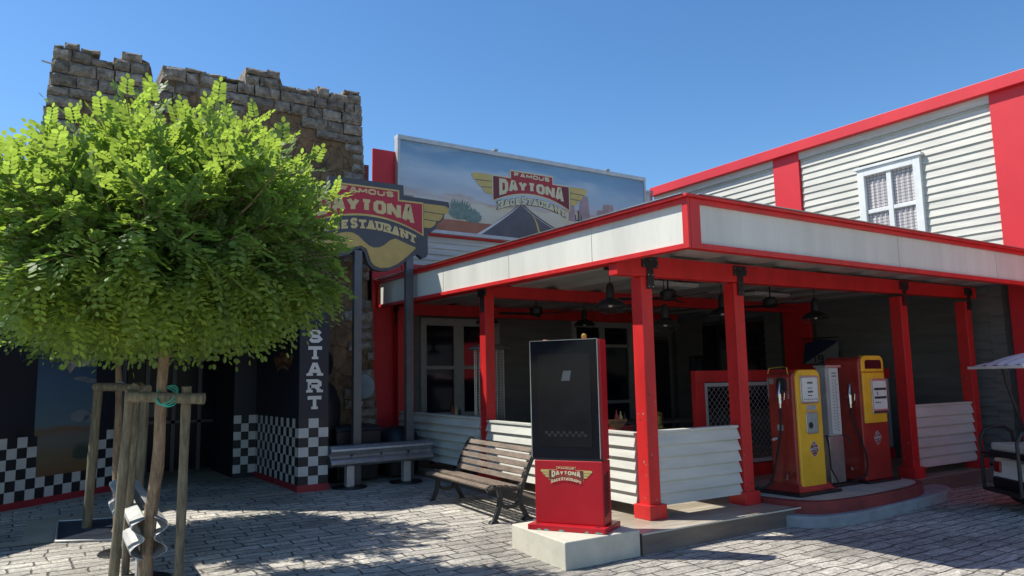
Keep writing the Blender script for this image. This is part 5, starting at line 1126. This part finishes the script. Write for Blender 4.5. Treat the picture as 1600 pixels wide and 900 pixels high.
pz = thing('wall_poster', (13.18, 12.35, 2.0), 'small dark framed poster on the shaded wall, left of the dark window', 'poster')
MB().box(13.15, 12.15, 1.55, 13.185, 12.6, 2.2).build('frame', BLKP, pz); MB().box(13.145, 12.2, 1.6, 13.149, 12.55, 2.15).build('print', mat('poster_print', (.04, .06, .07), .5, .6, 3), pz)
# ---- golf cart (rear three-quarter, partly outside the frame)
GC = thing('golf_cart', (10.22, 4.68, 0), 'white golf cart with a black rear rail cage, parked at the right edge', 'golf cart')
gO = Vector((10.24, 4.70, 0)); gf = Vector((.80, -.60, 0)); gl = Vector((.60, .80, 0))
def gp(f, l, z): return tuple(gO+gf*f+gl*l+Vector((0, 0, z)))
def gbox(f0, f1, l0, l1, z0, z1, m_=None, mm=None, df=0, dz=0):
    m_ = m_ or MB(); m_.hexa([gp(f0, l0, z0), gp(f1, l0, z0), gp(f1, l1, z0), gp(f0, l1, z0), gp(f0+df, l0, z1), gp(f1-df, l0, z1), gp(f1-df, l1, z1), gp(f0+df, l1, z1)], mm); return m_
for l in (.40, -.40):
    m_ = MB(); P = [(0.0, .22), (.0, .62), (-.0, .85), (.06, .96), (.18, 1.0), (.32, .99), (.40, .93), (.42, .80), (.46, .62)]
    m_.tube([gp(a, l, b) for a, b in P], .022, 8); m_.tube([gp(.0, l, .62), gp(.46, l, .62)], .018, 8); m_.tube([gp(0, l, .22), gp(.5, l, .2)], .022, 8)
    m_.build('rear_hand_rail', BLK, GC, smooth=True)
m_ = MB(); m_.tube([gp(0, .40, .22), gp(0, -.40, .22)], .022, 8); m_.tube([gp(0, .40, .68), gp(0, -.40, .68)], .014, 8); gbox(0, .42, -.38, .38, .20, .225, m_); m_.build('foot_board', BLK, GC)
gbox(.12, .58, -.40, .40, .70, .80).build('rear_seat', SEATV, GC, bevel=.03, seg=3); gbox(.10, .62, -.42, .42, .63, .70).build('seat_base', BLKP, GC, bevel=.01)
gbox(.56, .68, -.40, .40, .80, 1.20, dz=0, df=.02).build('seat_back', SEATV, GC, bevel=.04, seg=3)
gbox(1.0, 1.45, -.5, .5, .70, .82).build('front_seat', SEATV, GC, bevel=.03, seg=3); gbox(.91, 1.0, -.5, .5, .82, 1.22).build('front_seat_back', SEATV, GC, bevel=.04, seg=3)
m_ = MB(); m_.prism([(.20, .34), (.24, .60), (.40, .62), (1.5, .62), (1.52, .36), (2.35, .36), (2.45, .85), (2.55, .80), (2.62, .32), (2.4, .25), (.5, .25)], lambda a, b, d: gp(a, d, b), -.56, .56); m_.build('body', CARTW, GC, bevel=.02, seg=3)
gbox(.16, .50, -.5, .5, .22, .36).build('rear_bumper', BLKP, GC, bevel=.02)
for l in (.44, -.44):
    m_ = MB(); m_.obox(gp(.21, l, .48), gf, gl, (0, 0, 1), .02, .07, .07); m_.build('tail_light', TAILR, GC, bevel=.02, seg=3)
for f in (.55, 2.25):
    for l in (.46, -.46):
        c = Vector(gp(f, l, .22)); o = MB().lathe(c-gl*.09, [(.10, 0), (.19, .0), (.22, .03), (.22, .15), (.19, .18), (.10, .18)], 28, axis=gl).build('wheel', RUB, GC, smooth=True)
        MB().lathe(c-gl*.085, [(.0001, .0), (.10, .01), (.10, .16), (.0001, .17)], 20, axis=gl).build('rim', ALU, o)
for l in (.5, -.5):
    MB().tube([gp(.66, l, .72), gp(.60, l, 1.0), gp(.47, l, 1.5), gp(.42, l, 1.77)], .020, 8).build('roof_strut', BLK, GC, smooth=True)
    MB().tube([gp(2.35, l, .85), gp(2.0, l, 1.5), gp(1.95, l, 1.77)], .020, 8).build('front_strut', BLK, GC, smooth=True)
m_ = MB(); n = 14
def rz(u, v): return 1.775+.19*(1-abs(2*v-1)**2.6)*(1-abs(2*u-1)**3)+.012*(abs(((v*5) % 1)-.5) < .18)
vv = []
for i in range(n+1):
    for j in range(n*2+1):
        u, v = i/n, j/(2*n); m_.v.append(gp(.06+2.14*u, -.60+1.2*v, rz(u, v)))
for i in range(n):
    for j in range(2*n): a = i*(2*n+1)+j; m_.f.append((a, a+1, a+2*n+2, a+2*n+1)); m_.m.append(0)
gbox(.04, 2.22, -.62, .62, 1.74, 1.776, m_); m_.build('roof', CARTW, GC, smooth=True)
# ---- drain grate
gm = thing('drain_grate', (.7, 9.95, gz(9.9)), 'dark steel floor grate with a pale rim, at the foot of the farther tree', 'grate')
def gr(x, y, e): return (x, y, gz(y)+e)
m_ = MB(); A_, B2, C2, D2 = (.40, 9.52), (.95, 9.25), (1.10, 10.50), (.46, 10.66)
m_.face([gr(*A_, .008), gr(*B2, .008), gr(*C2, .008), gr(*D2, .008)]); m_.build('frame', mat('grate_pit', (.01, .01, .012), .8), gm)
m_ = MB(); n = 26
for k in range(n):
    t0, t1 = (k+.15)/n, (k+.6)/n; L0 = [(A_[0]+(D2[0]-A_[0])*t, A_[1]+(D2[1]-A_[1])*t) for t in (t0, t1)]; R0 = [(B2[0]+(C2[0]-B2[0])*t, B2[1]+(C2[1]-B2[1])*t) for t in (t0, t1)]
    m_.hexa([gr(*L0[0], .009), gr(*R0[0], .009), gr(*R0[1], .009), gr(*L0[1], .009), gr(*L0[0], .02), gr(*R0[0], .02), gr(*R0[1], .02), gr(*L0[1], .02)])
m_.build('bars', GRAVEL, gm)
m_ = MB(); m_.tube([gr(*p, .015) for p in (A_, B2, C2, D2, A_)], .016, 4); m_.build('rim', GALVP, gm)
# ================================================================== TREES
from mathutils import noise as mn2
def make_tree(name, base, top, cc, rad, up_h, dn_h, nsh, label, seed, trunk_r=.05, ls=1.):
    rn = np.random.RandomState(seed); rp = random.Random(seed)
    t_ = thing(name, base, label, 'tree', 'staked young round-headed trees')
    b, tp = Vector(base), Vector(top); pts_ = []; rs_ = []
    for k in range(13):
        u = k/12; p = b.lerp(tp, u)+Vector((.02*sin(u*7+seed), .015*sin(u*5+1), 0))*(1-abs(2*u-1)); pts_.append(p); rs_.append(trunk_r*(1.12-.35*u)*(1+.05*sin(k*2.3)))
    m_ = MB(); m_.tube(pts_, rs_, 14); m_.lathe(b, [(trunk_r*1.9, 0), (trunk_r*1.4, .03), (trunk_r*1.1, .1)], 14)
    m_.build('trunk', BARK, t_, smooth=True)
    c = Vector(cc); lm = MB(); centers = []
    # shoots start inside and end on an uneven crown surface
    verts, faces = [], []; vo = 0
    lob = [(Vector((rp.gauss(0, 1), rp.gauss(0, 1), rp.gauss(0, .8))).normalized(), rp.uniform(-.16, .15)) for _ in range(34)]
    def rsurf(d):
        r = 1.0
        for l, a in lob:
            q = d.dot(l)
            if q > .75: r += a*(q-.75)*4
        return r
    allV = []; nleaf = 0
    # leaflet: 6 verts folded oval
    for i in range(nsh):
        y_ = 1-2*(i+.5)/nsh; ph = i*2.39996+rp.uniform(-.3, .3); rr_ = math.sqrt(max(0, 1-y_*y_)); d = Vector((rr_*cos(ph), rr_*sin(ph), y_))
        ex = Vector((math.copysign(abs(d.x)**.97, d.x), math.copysign(abs(d.y)**.97, d.y), math.copysign(abs(d.z)**(.9 if d.z > 0 else .7), d.z)))
        k = rsurf(d)*rp.uniform(.90, 1.06)
        if d.z > .25 and rp.random() < .40: k *= rp.uniform(1.04, 1.24)
        lat = 1-.24*max(0, -d.z-.05)**.8
        inner = (i % 4 == 3)
        if inner: k *= rp.uniform(.55, .85)
        h_ = up_h if d.z > 0 else dn_h
        tip = c+Vector((ex.x*rad*k*lat, ex.y*rad*k*lat, ex.z*h_*k))
        if d.z < -.35: tip.z = max(tip.z, c.z-dn_h*(.82+.30*rp.random()*(.5+.5*sin(ph*3))))
        ln_ = rp.uniform(.38, .62); root = c.lerp(tip, max(.2, 1-ln_/max(.3, (tip-c).length)))
        if d.z > .2: root.z -= .10
        if d.z < -.1: root.z += .18
        if i % 3 == 0: lm.tube([Vector((tp.x, tp.y, tp.z+.05+.4*max(0, d.z))), c.lerp(root, .55)+Vector((0, 0, -.10)), root, tip], [.018, .012, .008, .003], 5)
        else: lm.tube([root, tip], [.007, .003], 4)
        ax_ = (tip-root).normalized(); s1_ = ax_.orthogonal().normalized(); s2_ = ax_.cross(s1_)
        nl = rp.randint(11, 15)
        for q in range(nl):
            u = (q+.6)/nl; a0 = q*2.4+rp.uniform(-.4, .4); p0 = root.lerp(tip, u)
            out_ = (s1_*cos(a0)+s2_*sin(a0))
            dr = (out_*.95+ax_*(.35+.9*u**2)+Vector((0, 0, .42 if d.z > .15 else -.36))).normalized()
            allV.append((p0, dr, rp.uniform(.15, .25)*ls, rp.uniform(-.6, .6), 1 if d.z > .1 else -1))
    # build leaf arrays
    npair = 5
    V = []; Fc = []
    for p0, dr, L_, tw, sg in allV:
        up0 = Vector((0, 0, 1)); side = dr.cross(up0)
        side = side.normalized() if side.length > .1 else Vector((1, 0, 0)); nr = side.cross(dr).normalized()
        side = (side*cos(tw)+nr*sin(tw)).normalized(); nr = side.cross(dr).normalized()
        droop = .15 if sg > 0 else .42
        for k in range(npair+1):
            u = .22+.78*k/npair; cp = p0+dr*(L_*u)+Vector((0, 0, -L_*droop*u*u))
            lw = L_*.068*(1.25-.45*abs(u-.5)); ll = L_*.29*(1.12-.35*u)
            for sd_ in ((-1, 1) if k < npair else (0,)):
                ld = (side*sd_+dr*.55).normalized() if sd_ else dr.copy()
                ld = (ld+nr*rp.uniform(-.3, .12)).normalized(); lw_ = ld.cross(nr).normalized()
                lw_ = (lw_+nr*rp.uniform(-.35, .35)).normalized()
                a = cp; i0 = len(V)
                V += [a, a+ld*ll*.35+lw_*lw, a+ld*ll*.8+lw_*lw*.8, a+ld*ll, a+ld*ll*.8-lw_*lw*.8, a+ld*ll*.35-lw_*lw]
                Fc.append((i0, i0+1, i0+2, i0+3, i0+4, i0+5))
    me = D.meshes.new('crown'); me.vertices.add(len(V)); me.vertices.foreach_set('co', np.array([tuple(v) for v in V], dtype=np.float32).ravel())
    me.loops.add(len(Fc)*6); me.loops.foreach_set('vertex_index', np.arange(len(Fc)*6, dtype=np.int32))
    me.polygons.add(len(Fc)); me.polygons.foreach_set('loop_start', np.arange(0, len(Fc)*6, 6, dtype=np.int32)); me.polygons.foreach_set('loop_total', np.full(len(Fc), 6, dtype=np.int32))
    me.update(calc_edges=True); me.validate(); me.materials.append(LEAF)
    o = D.objects.new('crown', me); COL.objects.link(o); o.parent = t_; o.matrix_parent_inverse = Matrix.Translation(-t_.location)
    lm.build('limbs', BARK, t_)
    return t_
make_tree('locust_tree', (.965, 7.22, gz(7.2)), (1.0, 6.83, 2.07), (.885, 6.73, 2.66), 1.35, 1.24, .57, 900, 'larger round-headed young tree with bright green feathery leaves, nearest the camera', 4, .052)
make_tree('locust_tree', (1.0, 9.70, gz(9.7)), (.95, 10.1, 2.3), (.72, 9.95, 2.85), 1.2, 1.1, .65, 380, 'smaller tree mostly hidden behind the nearest tree, its thin trunk in front of the mural', 9, .042)
def stake(x0, y0, x1, y1, z1, r, label, off):
    return MB().tube([(x0+(x1-x0)*k/8, y0+(y1-y0)*k/8, gz(y0)-.02+(z1-gz(y0)+.02)*k/8) for k in range(9)], [r*(1+.06*sin(k*1.7+off)) for k in range(9)], 12)
SF = thing('tree_stake_frame', (.98, 7.1, .05), 'wooden stake frame with a cross rail tied round the nearest tree', 'tree stakes', 'wooden tree stake frames')
stake(.725, 7.26, .775, 7.02, 1.69, .040, '', 0).build('stake', WOODS, SF, smooth=True)
stake(1.19, 7.0, 1.165, 6.77, 1.71, .038, '', 2).build('stake', WOODS, SF, smooth=True)
stake(.875, 7.78, .875, 7.53, 1.75, .036, '', 4).build('stake', WOODS, SF, smooth=True)
m_ = MB().tube([(0.748, 6.984, 1.635), (0.888, 6.882, 1.63), (1.075, 6.76, 1.616), (1.281, 6.648, 1.607)], [.047, .044, .042, .047], 10); m_.build('cross_rail', WOODS, SF, smooth=True)
m_ = MB().tube([(0.804, 7.031, 1.7), (0.898, 7.499, 1.719)], [.04, .04], 10); m_.build('side_rail', WOODS, SF, smooth=True)
m_ = MB()
for k in range(3): m_.tube([(1.02+.08*cos(2*pi*q/20), 6.80+.094*sin(2*pi*q/20), 1.625+.075*sin(2*pi*q/20+k*.35)+.01*k) for q in range(21)], .006, 6)
m_.build('tie', TEAL, SF)
S2 = thing('tree_stake_frame', (.9, 9.9, .1), 'greyer stake frame with a cross rail behind, tied to the farther tree', 'tree stakes', 'wooden tree stake frames')
stake(.72, 10.10, .775, 10.12, 1.77, .05, '', 1).build('stake', WOODS, S2, smooth=True)
stake(1.16, 9.5, 1.2, 9.5, 1.72, .048, '', 5).build('stake', WOODS, S2, smooth=True)
m_ = MB().tube([(.74, 10.05, 1.73), (.98, 9.72, 1.72), (1.22, 9.42, 1.69)], [.05, .045, .05], 10); m_.build('cross_rail', WOODS, S2, smooth=True)
m_ = MB().tube([(.97+.06*cos(2*pi*q/16), 9.80+.07*sin(2*pi*q/16), 1.73+.05*sin(2*pi*q/16)) for q in range(17)], .006, 6); m_.build('tie', GREYL, S2)

rl = random.Random(31); m_ = MB(); lm1, lm2 = mat('dry_leaf', (.22, .17, .05), .8, .3, 30), mat('fallen_leaf', (.13, .18, .04), .7, .3, 30)
for k in range(420):
    if k < 260: x, y = rl.gauss(1.6, 1.3), rl.gauss(7.6, 1.5)
    else: x, y = rl.uniform(-.5, 9), rl.uniform(3.2, 11)
    if (x > 4.15 and y > 5.55) or y > 10.4: continue
    a = rl.uniform(0, 2*pi); L_ = rl.uniform(.012, .024); z = gz(y)+.004
    p = [(1, 0, .0), (.3, .45, .004), (-.9, .1, .002), (-.2, -.4, .006)]
    m_.face([(x+L_*(u*cos(a)-v*sin(a)), y+L_*(u*sin(a)+v*cos(a)), z+h) for u, v, h in p], rl.choice([lm1, lm1, lm2]))
o = m_.build('fallen_leaves'); tag(o, 'tiny dry leaflets scattered over the paving under the trees', 'fallen leaves', kind='stuff')
